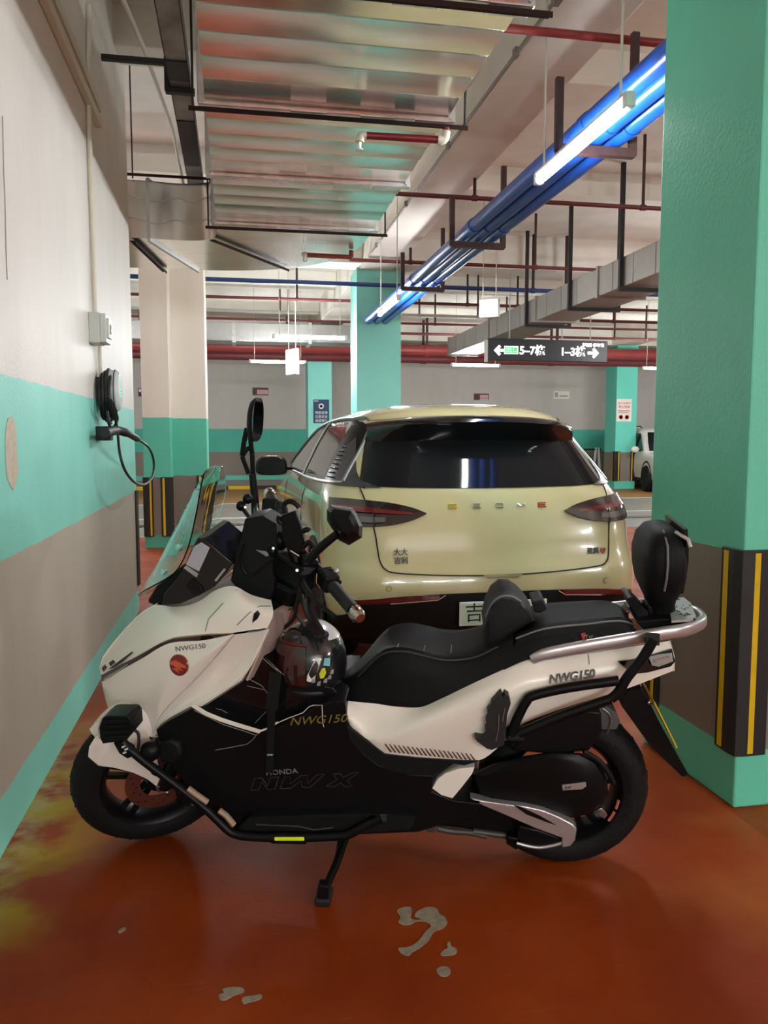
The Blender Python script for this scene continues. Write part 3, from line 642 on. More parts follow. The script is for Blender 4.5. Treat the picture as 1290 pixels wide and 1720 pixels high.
notice('poster', 526, 671, 553, 711, 19.1, 'poster_navy', 'dark blue poster with white emblem on the distant column', None, [('disc', .5, .72, .17, 'ink_white'), ('disc', .5, .72, .09, 'poster_navy'), ('text', '地面湿滑', .5, .44, .20, 'ink_white'), ('text', '注意安全', .5, .27, .20, 'ink_white'), ('text', '减速慢行', .5, .10, .20, 'ink_white'), ('rect', .05, .92, .32, .95, 'ink_white')])
notice('poster', 1036, 670, 1060, 708, 18.7, 'poster_white', 'white poster with red print on the distant right column', None, [('text', '地下车库内', .5, .80, .17, 'ink_red'), ('text', '禁止吸烟', .5, .64, .19, 'ink_red'), ('rect', .12, .46, .88, .49, 'ink_red'), ('rect', .12, .40, .80, .425, 'ink_red'), ('disc', .3, .19, .14, 'ink_red'), ('disc', .3, .19, .10, 'poster_white'), ('disc', .7, .19, .14, 'ink_red'), ('disc', .7, .19, .10, 'poster_white')])
notice('wall_notice', 424, 651, 451, 664, FAR_Y, 'ink_maroon', 'small pink and maroon notice on the far wall at left', None, [('rect', .28, .12, .98, .72, 'ink_pink')])
notice('wall_notice', 796, 661, 821, 672, FAR_Y, 'ink_maroon', 'small maroon notice on the far wall right of centre', None, [('rect', .40, .30, .95, .80, 'ink_pink'), ('rect', .40, .08, .95, .2, 'ink_white')])
notice('wall_notice', 930, 657, 956, 670, FAR_Y, 'poster_white', 'small white notice on the far wall near the right column', None, [('rect', .06, .2, .28, .85, 'pipe_grey'), ('rect', .36, .25, .9, .45, 'pipe_grey')])
notice('wall_notice', 232, 652, 243, 666, FAR_Y, 'ink_maroon', 'small notice on the far wall just left of the stepped pier', None, [('rect', .1, .55, .5, .9, 'ink_white'), ('rect', .5, .1, .9, .5, 'ink_white')])
# black and yellow kerb along the far wall, far barrier
for i in range(40):
    x = -8 + i * .6
    MB().box((x, FAR_Y - .75, 0), (x + .58, FAR_Y - .63, .09)).build('kerb_block', 'yellow_tape' if i % 2 else 'black_rubber', fl, smooth=0, bevel=.01)
a = at(1003, 755, Y=20.3)
br = empty('barrier_stand', (a.x, 20.3, 0), 0, 'white and black folding barrier beside the distant right column', 'barrier')
for dx in (-.12, .12): MB().bar((dx, 0, 0), (dx * .3, 0, a.z + .05), .05, .04, (0, 1, 0)).build('leg', 'white_plastic', br, smooth=0)
MB().bar((-.5, 0, a.z), (.1, 0, a.z), .03, .05).build('rail', 'steel_black', br, smooth=0); MB().bar((-.48, 0, 0), (-.48, 0, a.z), .03, .03, (0, 1, 0)).build('post', 'steel_black', br, smooth=0)
# ---------------------------------------------------------------- cars: bodies stacked from plan sections
M('car_cream', srgb(202, 193, 148), .22, coat=1.0, spec=.5)
M('car_black', (.008, .008, .009), .12, coat=.6)
M('car_trim', (.006, .006, .007), .5, spec=.25)
M('car_glass', (.010, .011, .013), .05, spec=.25)
M('side_glass', srgb(120, 118, 112), .04, spec=.8, coat=.6)
M('lamp_smoke', (.016, .010, .011), .08, coat=1.0)
M('lamp_red', (.16, .008, .010), .15, coat=.8)
M('reflector_red', (.12, .006, .010), .2, coat=.8)
M('chrome', (.75, .75, .76), .14, 1.0)
M('bright_trim', (.55, .56, .57), .3, 1.0)
M('seam_dark', (.012, .011, .009), .6)
M('badge_yellow', srgb(205, 180, 40), .25, .6); M('badge_red', srgb(205, 80, 84), .25, .6); M('badge_black', (.01, .01, .01), .3)
M('plate_white', srgb(226, 230, 224), .4)
M('tyre', (.007, .007, .0075), .65, spec=.25, bump=(80, .25)); M('alloy', (.45, .45, .47), .3, .9)
def lerp_tab(tab, z):
    for i in range(len(tab) - 1):
        a, b = tab[i], tab[i+1]
        if z <= b[0]:
            t = (z - a[0]) / (b[0] - a[0]); t = max(0, t)
            return [a[k] + (b[k] - a[k]) * t for k in range(1, len(a))]
    return list(tab[-1][1:])
class CarBody:
    """plan outline at height z: half width w, tail y r, nose y f, corner radii cr (rear) and cf (front)"""
    def __init__(s, tab): s.tab = tab
    def par(s, z): return lerp_tab(s.tab, z)
    def outline(s, z, n=10, ns=14, nr=14):
        w, r, f, cr, cf, bow = s.par(z); P = []
        cr = min(cr, w * .95); cf = min(cf, w * .95)
        rear = lambda x: r + bow * (x / w) ** 2
        # rear, from the left corner to the right, then right side forward, nose, left side back
        xe = w - cr
        for i in range(nr + 1): x = -xe + 2 * xe * i / nr; P.append((x, rear(x)))
        y0 = rear(xe)
        for i in range(1, n + 1):
            q = math.pi/2 * i / n; P.append((xe + cr * math.sin(q), y0 + cr * (1 - math.cos(q))))
        for i in range(1, ns): P.append((w, y0 + cr + (f - cf - y0 - cr) * i / ns))
        xf = w - cf
        for i in range(n + 1):
            q = math.pi/2 * i / n; P.append((xf + cf * math.cos(q), f - cf + cf * math.sin(q)))
        for i in range(1, 6): P.append((xf - 2 * xf * i / 6, f))
        for i in range(n + 1):
            q = math.pi/2 * i / n; P.append((-xf - cf * math.sin(q), f - cf + cf * math.cos(q)))
        for i in range(1, ns): P.append((-w, f - cf + (y0 + cr - f + cf) * i / ns))
        for i in range(n):
            q = math.pi/2 * i / n; P.append((-xe - cr * math.cos(q), y0 + cr - cr * math.sin(q)))
        return [V((x, y, z)) for x, y in P]
    def shell(s, zs, roof=None):
        R = [s.outline(z) for z in zs]
        if roof:
            top = R[-1]; cx = 0; cy = sum(p.y for p in top) / len(top)
            for k, dz in roof: R.append([V((cx + (p.x - cx) * k, cy + (p.y - cy) * k, zs[-1] + dz)) for p in top])
        return R
    def rear(s, x, z, d=.004):
        """point on the rear face (wraps round the corners), pushed out by d"""
        w, r, f, cr, cf, bow = s.par(z); cr = min(cr, w * .95); xe = w - cr; sg = 1 if x >= 0 else -1; ax = abs(x)
        if ax <= xe: return V((x, r + bow * (ax / w) ** 2 - d, z))
        y0 = r + bow * (xe / w) ** 2; L_ = ax - xe; q = L_ / cr
        if q <= math.pi/2: return V((sg * (xe + (cr + d) * math.sin(q)), y0 + cr - (cr + d) * math.cos(q), z))
        return V((sg * (w + d), y0 + cr + (L_ - cr * math.pi/2), z))
    def arc_of(s, y, z):
        """arc coordinate (for rear()) of a side point at longitudinal y"""
        w, r, f, cr, cf, bow = s.par(z); xe = w - cr; y0 = r + bow * (xe / w) ** 2
        return xe + cr * math.pi/2 + (y - y0 - cr)
    def patch(s, rows, d=.004, thick=.003, k=1):
        """sheet on the body; rows of (arc, z)"""
        return MB().grid([[s.rear(a, z, d) for a, z in r] for r in rows], thick)
def quadgrid(bl, br, tr, tl, nu=12, nv=6, bulge=None):
    """bilinear grid of (arc, z) between four corners; bulge(u, v) -> (da, dz)"""
    rows = []
    for j in range(nv + 1):
        v = j / nv; r = []
        for i in range(nu + 1):
            u = i / nu
            a = (bl[0]*(1-u) + br[0]*u)*(1-v) + (tl[0]*(1-u) + tr[0]*u)*v; z = (bl[1]*(1-u) + br[1]*u)*(1-v) + (tl[1]*(1-u) + tr[1]*u)*v
            if bulge: da, dz = bulge(u, v); a += da; z += dz
            r.append((a, z))
        rows.append(r)
    return rows
def curvegrid(lo, up, n=16, m=6):
    """rows between a lower and an upper curve, both lists of (arc, z)"""
    lo = smoothpts([V((a, z, 0)) for a, z in lo], 8); up = smoothpts([V((a, z, 0)) for a, z in up], 8)
    def samp(C, t):
        k = t * (len(C) - 1); i = min(int(k), len(C) - 2); return C[i].lerp(C[i+1], k - i)
    return [[(lambda a, b: (a.x + (b.x - a.x) * j / m, a.y + (b.y - a.y) * j / m))(samp(lo, i / n), samp(up, i / n)) for i in range(n + 1)] for j in range(m + 1)]
def wheel(name, c, ax, r, w, parent, nsp=5):
    t = MB().lathe([(r*.62, -w/2), (r*.90, -w/2), (r*.985, -w*.36), (r, -w*.15), (r, w*.15), (r*.985, w*.36), (r*.90, w/2), (r*.62, w/2)], c, ax, 36).build(name, 'tyre', parent)
    axv = V(ax).normalized(); u = axv.orthogonal().normalized(); v_ = axv.cross(u)
    MB().lathe([(r*.64, -w*.4), (r*.66, w*.44), (r*.60, w*.46), (r*.57, w*.30), (r*.10, w*.22), (r*.001, w*.22)], c, ax, 36).build('rim', M('rim_dark', (.04, .04, .042), .4, .7), t)
    for k in range(nsp):
        q = 2*math.pi*k/nsp; d = u*math.cos(q) + v_*math.sin(q)
        MB().bar(V(c) + d*r*.06 + axv*w*.40, V(c) + d*r*.61 + axv*w*.45, r*.16, w*.10, axv).build('spoke', 'alloy', t, smooth=0, bevel=.004)
    return t

# ---- the cream hatchback, tail towards the camera
CAR_X, CAR_Y, CAR_YAW = 1.355, 3.93, math.radians(1.3)
car = empty('hatchback_car', (CAR_X, CAR_Y, 0), CAR_YAW, 'cream hatchback car parked tail first behind the scooter', 'car')
#        z    w     r     f    cr   cf   bow
CB = CarBody([(.20, .80, .10, 4.02, .22, .45, .03), (.30, .87, .03, 4.09, .28, .50, .05), (.45, .895, .0, 4.12, .32, .55, .06), (.56, .90, .005, 4.12, .34, .55, .06), (.66, .90, .045, 4.10, .36, .6, .06), (.80, .898, .07, 4.02, .38, .6, .06), (.90, .885, .095, 3.85, .40, .6, .07), (.97, .862, .125, 3.55, .42, .6, .07), (1.02, .835, .155, 3.25, .43, .5, .07), (1.12, .790, .245, 2.98, .43, .45, .07), (1.25, .725, .360, 2.62, .42, .42, .07), (1.36, .660, .445, 2.32, .40, .40, .07), (1.41, .610, .470, 2.14, .38, .38, .07), (1.445, .54, .53, 1.98, .36, .36, .07)])
zs = [.20, .24, .30, .38, .45, .50, .56, .61, .66, .73, .80, .86, .90, .94, .97, 1.0, 1.02, 1.06, 1.12, 1.18, 1.25, 1.31, 1.36, 1.385, 1.41, 1.43, 1.445]
MB().rings(CB.shell(zs, [(.9, .018), (.7, .034), (.45, .045), (.2, .05), (.02, .05)])).build('body_shell', 'car_cream', car, smooth=50)
# rear window with its black surround and the roof spoiler above
GZ0, GZ1 = 1.015, 1.335
rw = CB.patch(quadgrid((-.70, GZ0), (.70, GZ0), (.60, GZ1), (-.60, GZ1), 28, 10, lambda u, v: (0, -.012*(1-v)*(4*u*(1-u)) + .012*(1-v))), .002, .004).build('rear_window', 'car_glass', car, smooth=60)
sw_ = MB()
rows = []
for t, (dy, z) in enumerate(((.03, 1.415), (-.10, 1.405), (-.20, 1.388), (-.20, 1.368), (-.15, 1.345), (-.05, 1.30), (.03, 1.275))):
    rows.append([V((a, CB.rear(a, z, 0).y + dy * (1 - .55*abs(a/.62)**3), z - .035*abs(a/.62)**2.2 - (.02 if t > 4 else 0))) for a in [-.62 + 1.24*i/24 for i in range(25)]])
MB().grid(rows, .004).build('roof_spoiler', 'car_black', car, smooth=60)
for s in (-1, 1):    # dark fins at the ends of the window
    CB.patch(quadgrid((s*.70, GZ0 - .002), (s*.735, GZ0 + .01), (s*.655, 1.33), (s*.60, GZ1), 3, 10), .004, .004).build('window_fin', 'car_black', car, smooth=60)
# lid shut line and panel seams
def seamline(pts, r=.0042, mat='seam_dark', d=.001, name='shut_line'): return MB().tube([CB.rear(a, z, d) for a, z in pts], r, 6).build(name, mat, car)
lid = [(-.735, GZ0 + .01), (-.70, .95), (-.675, .87), (-.655, .78), (-.645, .70), (-.635, .645), (-.61, .610), (-.55, .592), (-.30, .575), (0, .568), (.30, .575), (.55, .592), (.61, .610), (.635, .645), (.645, .70), (.655, .78), (.675, .87), (.70, .95), (.735, GZ0 + .01)]
seamline([tuple(p[:2]) for p in smoothpts([V((a, z, 0)) for a, z in lid], 4)])
# tail lamps
for s in (-1, 1):
    up = [(s*.385, .893), (s*.47, .925), (s*.60, .950), (s*.80, .962), (s*.97, .960)]; lo = [(s*.385, .887), (s*.47, .852), (s*.60, .828), (s*.80, .822), (s*.95, .845)]
    t = CB.patch(curvegrid(lo, up, 22, 6), .006, .012).build('tail_lamp', 'lamp_smoke', car, smooth=50)
    CB.patch(curvegrid([(s*.46, .888), (s*.60, .894), (s*.80, .902), (s*.93, .906)], [(s*.46, .896), (s*.60, .914), (s*.80, .928), (s*.93, .930)], 16, 2), .019, .002).build('light_strip', 'lamp_red', t, smooth=50)
    CB.patch(curvegrid([(s*.60, .850), (s*.70, .846), (s*.86, .856)], [(s*.60, .872), (s*.70, .876), (s*.86, .884)], 10, 2), .019, .002).build('reflector_cell', M('lamp_clear', (.10, .09, .09), .12, coat=1), t, smooth=50)
    MB().tube([CB.rear(s*.655, z, .019) for z in (.823, .86, .90, .953)], .003, 6).build('lamp_split', 'seam_dark', t)
# bumper: black lower part, red reflectors, plate, sensors, handle recess
bm_rows = curvegrid([(-1.25, .21), (-.8, .21), (0, .21), (.8, .21), (1.25, .21)], [(-1.25, .33), (-.86, .36), (-.70, .455), (-.4, .478), (0, .482), (.4, .478), (.70, .455), (.86, .36), (1.25, .33)], 44, 6)
CB.patch(bm_rows, .003, .008).build('lower_bumper', 'car_trim', car, smooth=50)
for s in (-1, 1):
    CB.patch(curvegrid([(s*.34, .458), (s*.55, .446), (s*.80, .425)], [(s*.34, .478), (s*.55, .474), (s*.78, .452)], 14, 3), .012, .006).build('bumper_reflector', 'reflector_red', car, smooth=50)
    MB().tube([CB.rear(a, z, .019) for a, z in ((s*.31, .476), (s*.35, .453), (s*.55, .441), (s*.81, .419))], .0035, 6).build('chrome_strip', 'chrome', car)
    for a in (.60,): MB().cyl(CB.rear(s*a, .515, -.002), CB.rear(s*a, .515, .005), .014, n=20).build('parking_sensor', 'car_cream', car); MB().tube([CB.rear(s*a + .0145*math.cos(q), .515 + .0145*math.sin(q), .0015) for q in [2*math.pi*k/20 for k in range(20)]], .0014, 5, closed=True).build('sensor_gap', 'seam_dark', car)
CB.patch(quadgrid((-.075, .552), (.085, .552), (.115, .570), (-.105, .570), 6, 2), .0015, .004).build('handle_recess', M('recess', srgb(140, 134, 106), .5), car, smooth=0)
pl = MB().box((-.24, -.028, .315), (.24, -.018, .440)).build('number_plate', 'plate_white', car, smooth=0, bevel=.004)
MB().box((-.228, -.031, .325), (.228, -.027, .430)).build('plate_face', M('plate_green', srgb(196, 222, 200), .4), pl, smooth=0)
text('plate_lettering', '吉F', .105, 'badge_black', frame((-.215, -.0335, .378), (1, 0, 0), (0, 0, 1)), pl, .0008)
# lettering on the lid
for ch_, a, mt in (('G', -.265, 'badge_yellow'), ('E', -.135, 'chrome'), ('O', -.008, 'chrome'), ('M', .115, 'chrome'), ('E', .235, 'badge_red')):
    p0 = CB.rear(a, .925, .004); p1 = CB.rear(a + .05, .925, .004)
    # broad flat letters
    w_, h_ = .046, .024; Q = lambda u, v: CB.rear(a + u*w_, .913 + v*h_, .005)
    m = MB()
    st_ = {'G': [((0, .85), (1, .85)), ((.1, .15), (1, .15)), ((.08, .1), (.08, .9)), ((.92, .15), (.92, .5)), ((.5, .48), (1, .48))], 'E': [((0, .9), (1, .9)), ((0, .5), (.9, .5)), ((0, .1), (1, .1)), ((.07, .1), (.07, .9))], 'O': [((.1, .88), (.9, .88)), ((.1, .12), (.9, .12)), ((.06, .15), (.06, .85)), ((.94, .15), (.94, .85))], 'M': [((.05, .1), (.05, .6)), ((.05, .9), (.5, .3)), ((.5, .3), (.92, .9)), ((.92, .1), (.92, .9))]}[ch_]
    for a0, b0 in st_: m.bar(Q(*a0), Q(*b0), .006, .006, (0, -1, 0))
    m.build('badge_letter', mt, car, smooth=0, bevel=.0015)
def cjk(body, a, z, s, mat='badge_black', name='badge_character'):
    x = CB.rear(a, z, .003); y = CB.rear(a + .05, z, .003); u = CB.rear(a, z + .03, .003)
    text(name, body, s, mat, frame(x, y - x, u - x), car, .002, bold=.001)
cjk('大大', -.565, .694, .037); cjk('吉利', -.565, .651, .037); cjk('星愿', .505, .672, .036)
hx = .60; hp = [(0, -.018), (.017, 0), (.017, .010), (.009, .016), (0, .009), (-.009, .016), (-.017, .010), (-.017, 0)]
MB().prism([CB.rear(hx + a, .672 + z, .0055) for a, z in hp], (0, .003, 0)).tri().build('heart_badge', M('heart_red', (.25, .01, .015), .3), car, smooth=0)
# side windows, pillars and the vent on the rear quarter, both sides
for s in (-1, 1):
    A = lambda y, z: s * CB.arc_of(y, z)
    up = [(A(.60, 1.36), 1.36), (A(.95, 1.40), 1.40), (A(1.6, 1.41), 1.405), (A(2.2, 1.37), 1.365), (A(2.62, 1.23), 1.23), (A(3.0, 1.07), 1.07)]
    lo = [(A(.42, 1.06), 1.045), (A(.95, 1.04), 1.030), (A(1.6, 1.03), 1.022), (A(2.2, 1.03), 1.022), (A(2.62, 1.03), 1.022), (A(3.05, 1.03), 1.025)]
    CB.patch(curvegrid(lo, up, 34, 8), .003, .004).build('window_surround', 'car_trim', car, smooth=50)
    def cut(i0, i1, d=.006, mat='side_glass', name='side_window'):
        g = curvegrid([(a, z + .022) for a, z in lo], [(a, z - .022) for a, z in up], 34, 8)
        return CB.patch([r[i0:i1+1] for r in g], d, .003).build(name, mat, car, smooth=50)
    cut(5, 15); cut(17, 30)
    MB().tube([CB.rear(a, z, .010) for a, z in [(p.x, p.y) for p in smoothpts([V((a, z - .004, 0)) for a, z in lo], 6)]], .009, 6).build('belt_moulding', 'bright_trim', car)
    MB().tube([CB.rear(a, z, .008) for a, z in [(p.x, p.y) for p in smoothpts([V((a, z, 0)) for a, z in ([lo[0]] + up)], 6)]], .011, 6).build('window_moulding', 'bright_trim', car)
    g = curvegrid(lo, up, 34, 8); MB().tube([CB.rear(*r[16], .009) for r in g], .012, 6).build('door_pillar', 'bright_trim', car)
    # louvred vent panel
    up2 = [(A(.42, 1.06) - s*.30, 1.055), (A(.42, 1.06) - s*.10, 1.065), (A(.52, 1.2), 1.10)]
    CB.patch(quadgrid((s*(abs(A(.30, 1.03)) - .16), 1.020), (A(.75, 1.04), 1.030), (A(.63, 1.30), 1.29), (s*(abs(A(.46, 1.06)) - .14), 1.065), 8, 8), .008, .003).build('vent_panel', M('vent_grey', (.10, .10, .11), .35, .6), car, smooth=50)
    for k in range(8):
        z = 1.06 + k * .024; yy0 = .50 + k * .018
        MB().tube([CB.rear(A(yy0, z), z, .013), CB.rear(A(yy0 + .13 - k*.012, z), z + .004, .013)], .006, 5).build('vent_louvre', 'car_black', car)
    # door shut lines
    for y in (1.45, 2.75): MB().tube([CB.rear(s*CB.arc_of(y + .02*math.sin(z*3), z), z, .001) for z in (.32, .45, .6, .75, .9, 1.0)], .004, 5).build('door_line', 'seam_dark', car)
    MB().box((s*.892 - .012, 1.62, .80), (s*.892 + .012 + s*.012, 1.84, .825)).build('door_handle', 'car_cream', car, smooth=0, bevel=.006)
    # door mirror
    def mrr(k, y): return [V((s*1.02 + s*math.copysign(abs(math.cos(q))**.6, math.cos(q))*.125*k*(1 - .12*math.sin(q)), y, 1.062 + math.copysign(abs(math.sin(q))**.6, math.sin(q))*.078*k)) for q in [2*math.pi*i/28 for i in range(28)]]
    mo = MB().rings([mrr(.90, 2.535), mrr(1, 2.545), mrr(1, 2.60), mrr(.88, 2.65), mrr(.5, 2.69)]).build('door_mirror', 'car_black', car, smooth=45)
    MB().rings([mrr(.86, 2.531), mrr(.86, 2.536)]).build('mirror_glass', 'car_glass', mo)
    MB().bar((s*.84, 2.64, 1.03), (s*.97, 2.61, 1.045), .05, .025).build('mirror_arm', 'car_black', mo, smooth=0, bevel=.005)
    for y in (.72, 3.37): wheel('wheel', (s*.765, y, .315), (s, 0, 0), .315, .19, car)
    for y in (.72, 3.37): MB().lathe([(.34, 0), (.345, .012), (.40, .012), (.40, 0)], (s*.893, y, .315), (s, 0, 0), 32).build('wheel_arch', 'car_trim', car)
# windscreen
MB().grid([[V((x, CB.par(z)[2] + .006, z)) for x in [-w + 2*w*i/10 for i in range(11)]] for z, w in ((1.04, .42), (1.2, .34), (1.34, .27))], .003).build('windscreen', 'car_glass', car, smooth=60)
for s in (-1, 1): MB().ball((s*.62, 4.04, .72), (.13, .06, .05)).build('headlamp', 'lamp_smoke', car)

# ---- white off-roader half hidden behind the pillar
suv = empty('offroad_car', (11.1, 20.7, 0), math.radians(168.5), 'white off-roader parked at the far right behind the pillar', 'car')
suv.scale = (.86, .86, .86)
M('suv_white', srgb(222, 220, 214), .3, coat=.6)
SB = CarBody([(.30, .88, .05, 4.55, .15, .2, .02), (.55, .93, .0, 4.62, .15, .25, .02), (.95, .93, .03, 4.58, .16, .3, .02), (1.05, .90, .04, 4.40, .16, .3, .02), (1.10, .87, .05, 3.35, .16, .25, .02), (1.70, .78, .12, 2.72, .16, .25, .02), (1.76, .70, .18, 2.60, .16, .25, .02)])
MB().rings(SB.shell([.30, .42, .55, .75, .95, 1.0, 1.05, 1.08, 1.10, 1.25, 1.4, 1.55, 1.70, 1.74, 1.76], [(.8, .015), (.3, .02), (.02, .02)])).build('body_shell', 'suv_white', suv, smooth=35)
for s in (-1, 1):
    for y0, y1, y2, y3 in ((.45, 1.45, 1.40, .55), (1.58, 3.22, 2.72, 1.55)):
        SB.patch(quadgrid((s*SB.arc_of(y0, 1.12), 1.13), (s*SB.arc_of(y1, 1.12), 1.13), (s*SB.arc_of(y2, 1.62), 1.63), (s*SB.arc_of(y3, 1.62), 1.63), 8, 6), .005, .004).build('side_window', 'car_glass', suv, smooth=50)
    mo = MB().ball((s*1.04, 3.02, 1.17), (.12, .07, .09)).build('door_mirror', 'suv_white', suv); MB().bar((s*.86, 3.02, 1.12), (s*.98, 3.02, 1.14), .05, .04).build('mirror_arm', 'car_trim', mo, smooth=0)
    for y in (.85, 3.75):
        wheel('wheel', (s*.86, y, .37), (s, 0, 0), .37, .23, suv, 6); MB().lathe([(.40, 0), (.41, .02), (.46, .02), (.46, 0)], (s*.915, y, .40), (s, 0, 0), 28).build('wheel_arch', 'car_trim', suv)
    MB().tube([(s*.66, .5, 1.80), (s*.66, .6, 1.84), (s*.66, 2.2, 1.84), (s*.66, 2.35, 1.79)], .018, 6).build('roof_rail', 'car_trim', suv)
MB().grid([[V((x, SB.par(z)[2] + .008, z)) for x in [-w + 2*w*i/6 for i in range(7)]] for z, w in ((1.13, .72), (1.4, .68), (1.66, .62))], .004).build('windscreen', 'car_glass', suv, smooth=60)
MB().box((-.7, 4.56, .70), (.7, 4.62, .88)).build('grille', 'car_trim', suv, smooth=0)
MB().box((-.90, .3, .30), (.90, 4.4, .36)).build('side_sill', 'car_trim', suv, smooth=0)
# ---------------------------------------------------------------- the scooter
M('bike_white', srgb(242, 235, 224), .25, coat=.8)
M('bike_black', (.004, .004, .0045), .38, spec=.22)
M('bike_gloss', (.005, .005, .006), .12, coat=.3)
M('bike_satin', (.006, .0068, .0072), .52, spec=.22)
M('seat_vinyl', (.006, .0062, .007), .58, spec=.18, bump=(160, .12))
M('seat_carbon', (.013, .013, .014), .55, spec=.2, bump=(320, .35))
M('stitch', (.16, .16, .16), .6)
M('bike_silver', srgb(198, 196, 198), .34, .75)
M('bike_steel', (.40, .39, .38), .35, 1.0)
M('lens_clear', (.30, .30, .30), .10, spec=.6, coat=1); M('dark_steel', (.12, .12, .12), .3, 1.0); M('dull_metal', (.10, .095, .09), .5, .6)
M('decal_line', srgb(214, 208, 200), .4); M('decal_grey', srgb(120, 120, 120), .5); M('decal_gold', srgb(120, 108, 40), .45); M('decal_brown', srgb(96, 62, 52), .4); M('decal_dim', srgb(52, 52, 54), .5)
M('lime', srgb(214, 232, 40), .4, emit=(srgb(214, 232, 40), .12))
M('rose_metal', (.74, .56, .50), .30, .45, var=(40, .12, (1, 1, 6)))
M('disc_red', (.16, .05, .035), .4, .5)
M('mirror_face', (.80, .83, .82), .03, 1.0)
M('badge_red_dark', (.20, .012, .010), .25, coat=1.0); M('wing_red', (.62, .10, .05), .35)
gl = M('windshield', (.86, .97, .94), .015, trans=1.0, ior=1.46)
M('screen', (.42, .42, .47), .35)  # pale lavender painted in place of the display's bright reflection
LEAN = math.radians(6)
Rp, Fp = V((1.0, 2.20, 0)), V((-.27, 2.56, 0))
_bx = (Fp - Rp).normalized(); _by0 = V((0, 0, 1)).cross(_bx); _by = _by0 * math.cos(LEAN) - V((0, 0, 1)) * math.sin(LEAN); _bz = _by0 * math.sin(LEAN) + V((0, 0, 1)) * math.cos(LEAN)
BM = MX((_bx, _by, _bz)).transposed().to_4x4(); BM.translation = Rp
BI = BM.inverted(); _cl = BI @ CAMP; B3 = BI.to_3x3()
bike = empty('motor_scooter', (0, 0, 0), 0, 'white and black maxi scooter with backrest parked across the bay', 'scooter'); bike.matrix_world = BM
def bk(px, py, v):
    """point of the scooter's own frame (x forward, y left, z up) on the plane y = v"""
    d = B3 @ ray(px, py); return _cl + d * ((v - _cl.y) / d.y)
def bks(L, v=None): return [bk(p[0], p[1], p[2] if len(p) > 2 else v) for p in L]
mir = lambda P: [V((p.x, -p.y, p.z)) for p in P]
RAKE, STEER = math.radians(26.5), math.radians(32)
PIV = V((.90, 0, .95)); SAX = V((-math.sin(RAKE), 0, math.cos(RAKE)))
SM = MX.Translation(PIV) @ MX.Rotation(STEER, 4, SAX) @ MX.Translation(-PIV)
def st_(p): return SM @ V(p)
BP = lambda mb, name, mat, sm=40, parent=None, **k: mb.build(name, mat, bike if parent is None else parent, smooth=sm, **k)

def resample(L, n):
    """n+1 points evenly along a smooth curve"""
    C = smoothpts([V(p) for p in L], 10); d = [0]
    for i in range(1, len(C)): d.append(d[-1] + (C[i] - C[i-1]).length)
    out = []; j = 0
    for k in range(n + 1):
        t = d[-1] * k / n
        while j < len(C) - 2 and d[j+1] < t: j += 1
        out.append(C[j].lerp(C[j+1], (t - d[j]) / max(d[j+1] - d[j], 1e-9)))
    return out
class Panel:
    """body panel: curves of (px, py, v) from one edge to the other"""
    def __init__(s, curves, n=24, m=10, keep=False):
        C = [(smoothpts([V(p) for p in c], max(1, round(n / (len(c) - 1)))) if keep else resample(c, n)) for c in curves]
        cols = list(zip(*C)); R = [resample(c, m) if len(c) > 2 else [V(c[0]).lerp(V(c[1]), k / m) for k in range(m + 1)] for c in cols]
        s.g = [[R[i][j] for i in range(len(R))] for j in range(m + 1)]
    def P(s, dv=0): return [[bk(p.x, p.y, p.z + dv) for p in r] for r in s.g]
    def both(s, name, mat, thick=.006, sm=45, parent=None):
        P = s.P(); o = BP(MB().grid(P, thick), name, mat, sm, parent)
        o2 = BP(MB().grid([mir(r) for r in P], -thick), name, mat, sm, parent); return o, o2
    def v(s, px, py):
        best = None
        for i in range(len(s.g) - 1):
            for j in range(len(s.g[0]) - 1):
                q = (s.g[i][j], s.g[i][j+1], s.g[i+1][j+1], s.g[i+1][j])
                for a, b, c in ((q[0], q[1], q[2]), (q[0], q[2], q[3])):
                    D = (b.y - c.y)*(a.x - c.x) + (c.x - b.x)*(a.y - c.y)
                    if abs(D) < 1e-9: continue
                    l1 = ((b.y - c.y)*(px - c.x) + (c.x - b.x)*(py - c.y))/D; l2 = ((c.y - a.y)*(px - c.x) + (a.x - c.x)*(py - c.y))/D; l3 = 1 - l1 - l2
                    if min(l1, l2, l3) >= -1e-6: best = max(best or -9, l1*a.z + l2*b.z + l3*c.z)
        if best is not None: return best
        return min((p for r in s.g for p in r), key=lambda p: (p.x - px) ** 2 + (p.y - py) ** 2).z
    def pt(s, px, py, d=.003): return bk(px, py, s.v(px, py) + d)
    def plate(s, pts, name, mat, d=.002, t=.002, parent=None, sm=0):
        return BP(MB().prism([s.pt(x, y, d) for x, y in pts], (0, t, 0)).tri(), name, mat, sm, parent)
def plate(pts, v0, v1, name, mat, sm=30, bevel=0, parent=None):
    """flat part: outline on the plane v1 (near), pushed through to v0"""
    return BP(MB().prism(bks(pts, v1), (0, v0 - v1, 0)).tri(), name, mat, sm, parent, bevel=bevel)
def tubep(pts, r, name, mat, v=None, n=10, k=4, parent=None): return BP(MB().tube(smoothpts(bks(pts, v), k), r, n), name, mat, 50, parent)
def line(pts, v, name='decal_line', mat='decal_line', r=.0016, parent=None): return BP(MB().tube(bks(pts, v), r, 5), name, mat, 50, parent)
def ptext(pan, body, px, py, px2, py2, d, size, mat, name='lettering', **k):
    a, b = pan.pt(px, py, d), pan.pt(px2, py2, d); u = pan.pt(px, py - 12, d); return text(name, body, size, mat, frame(a, b - a, u - a), bike, .0008, **k)
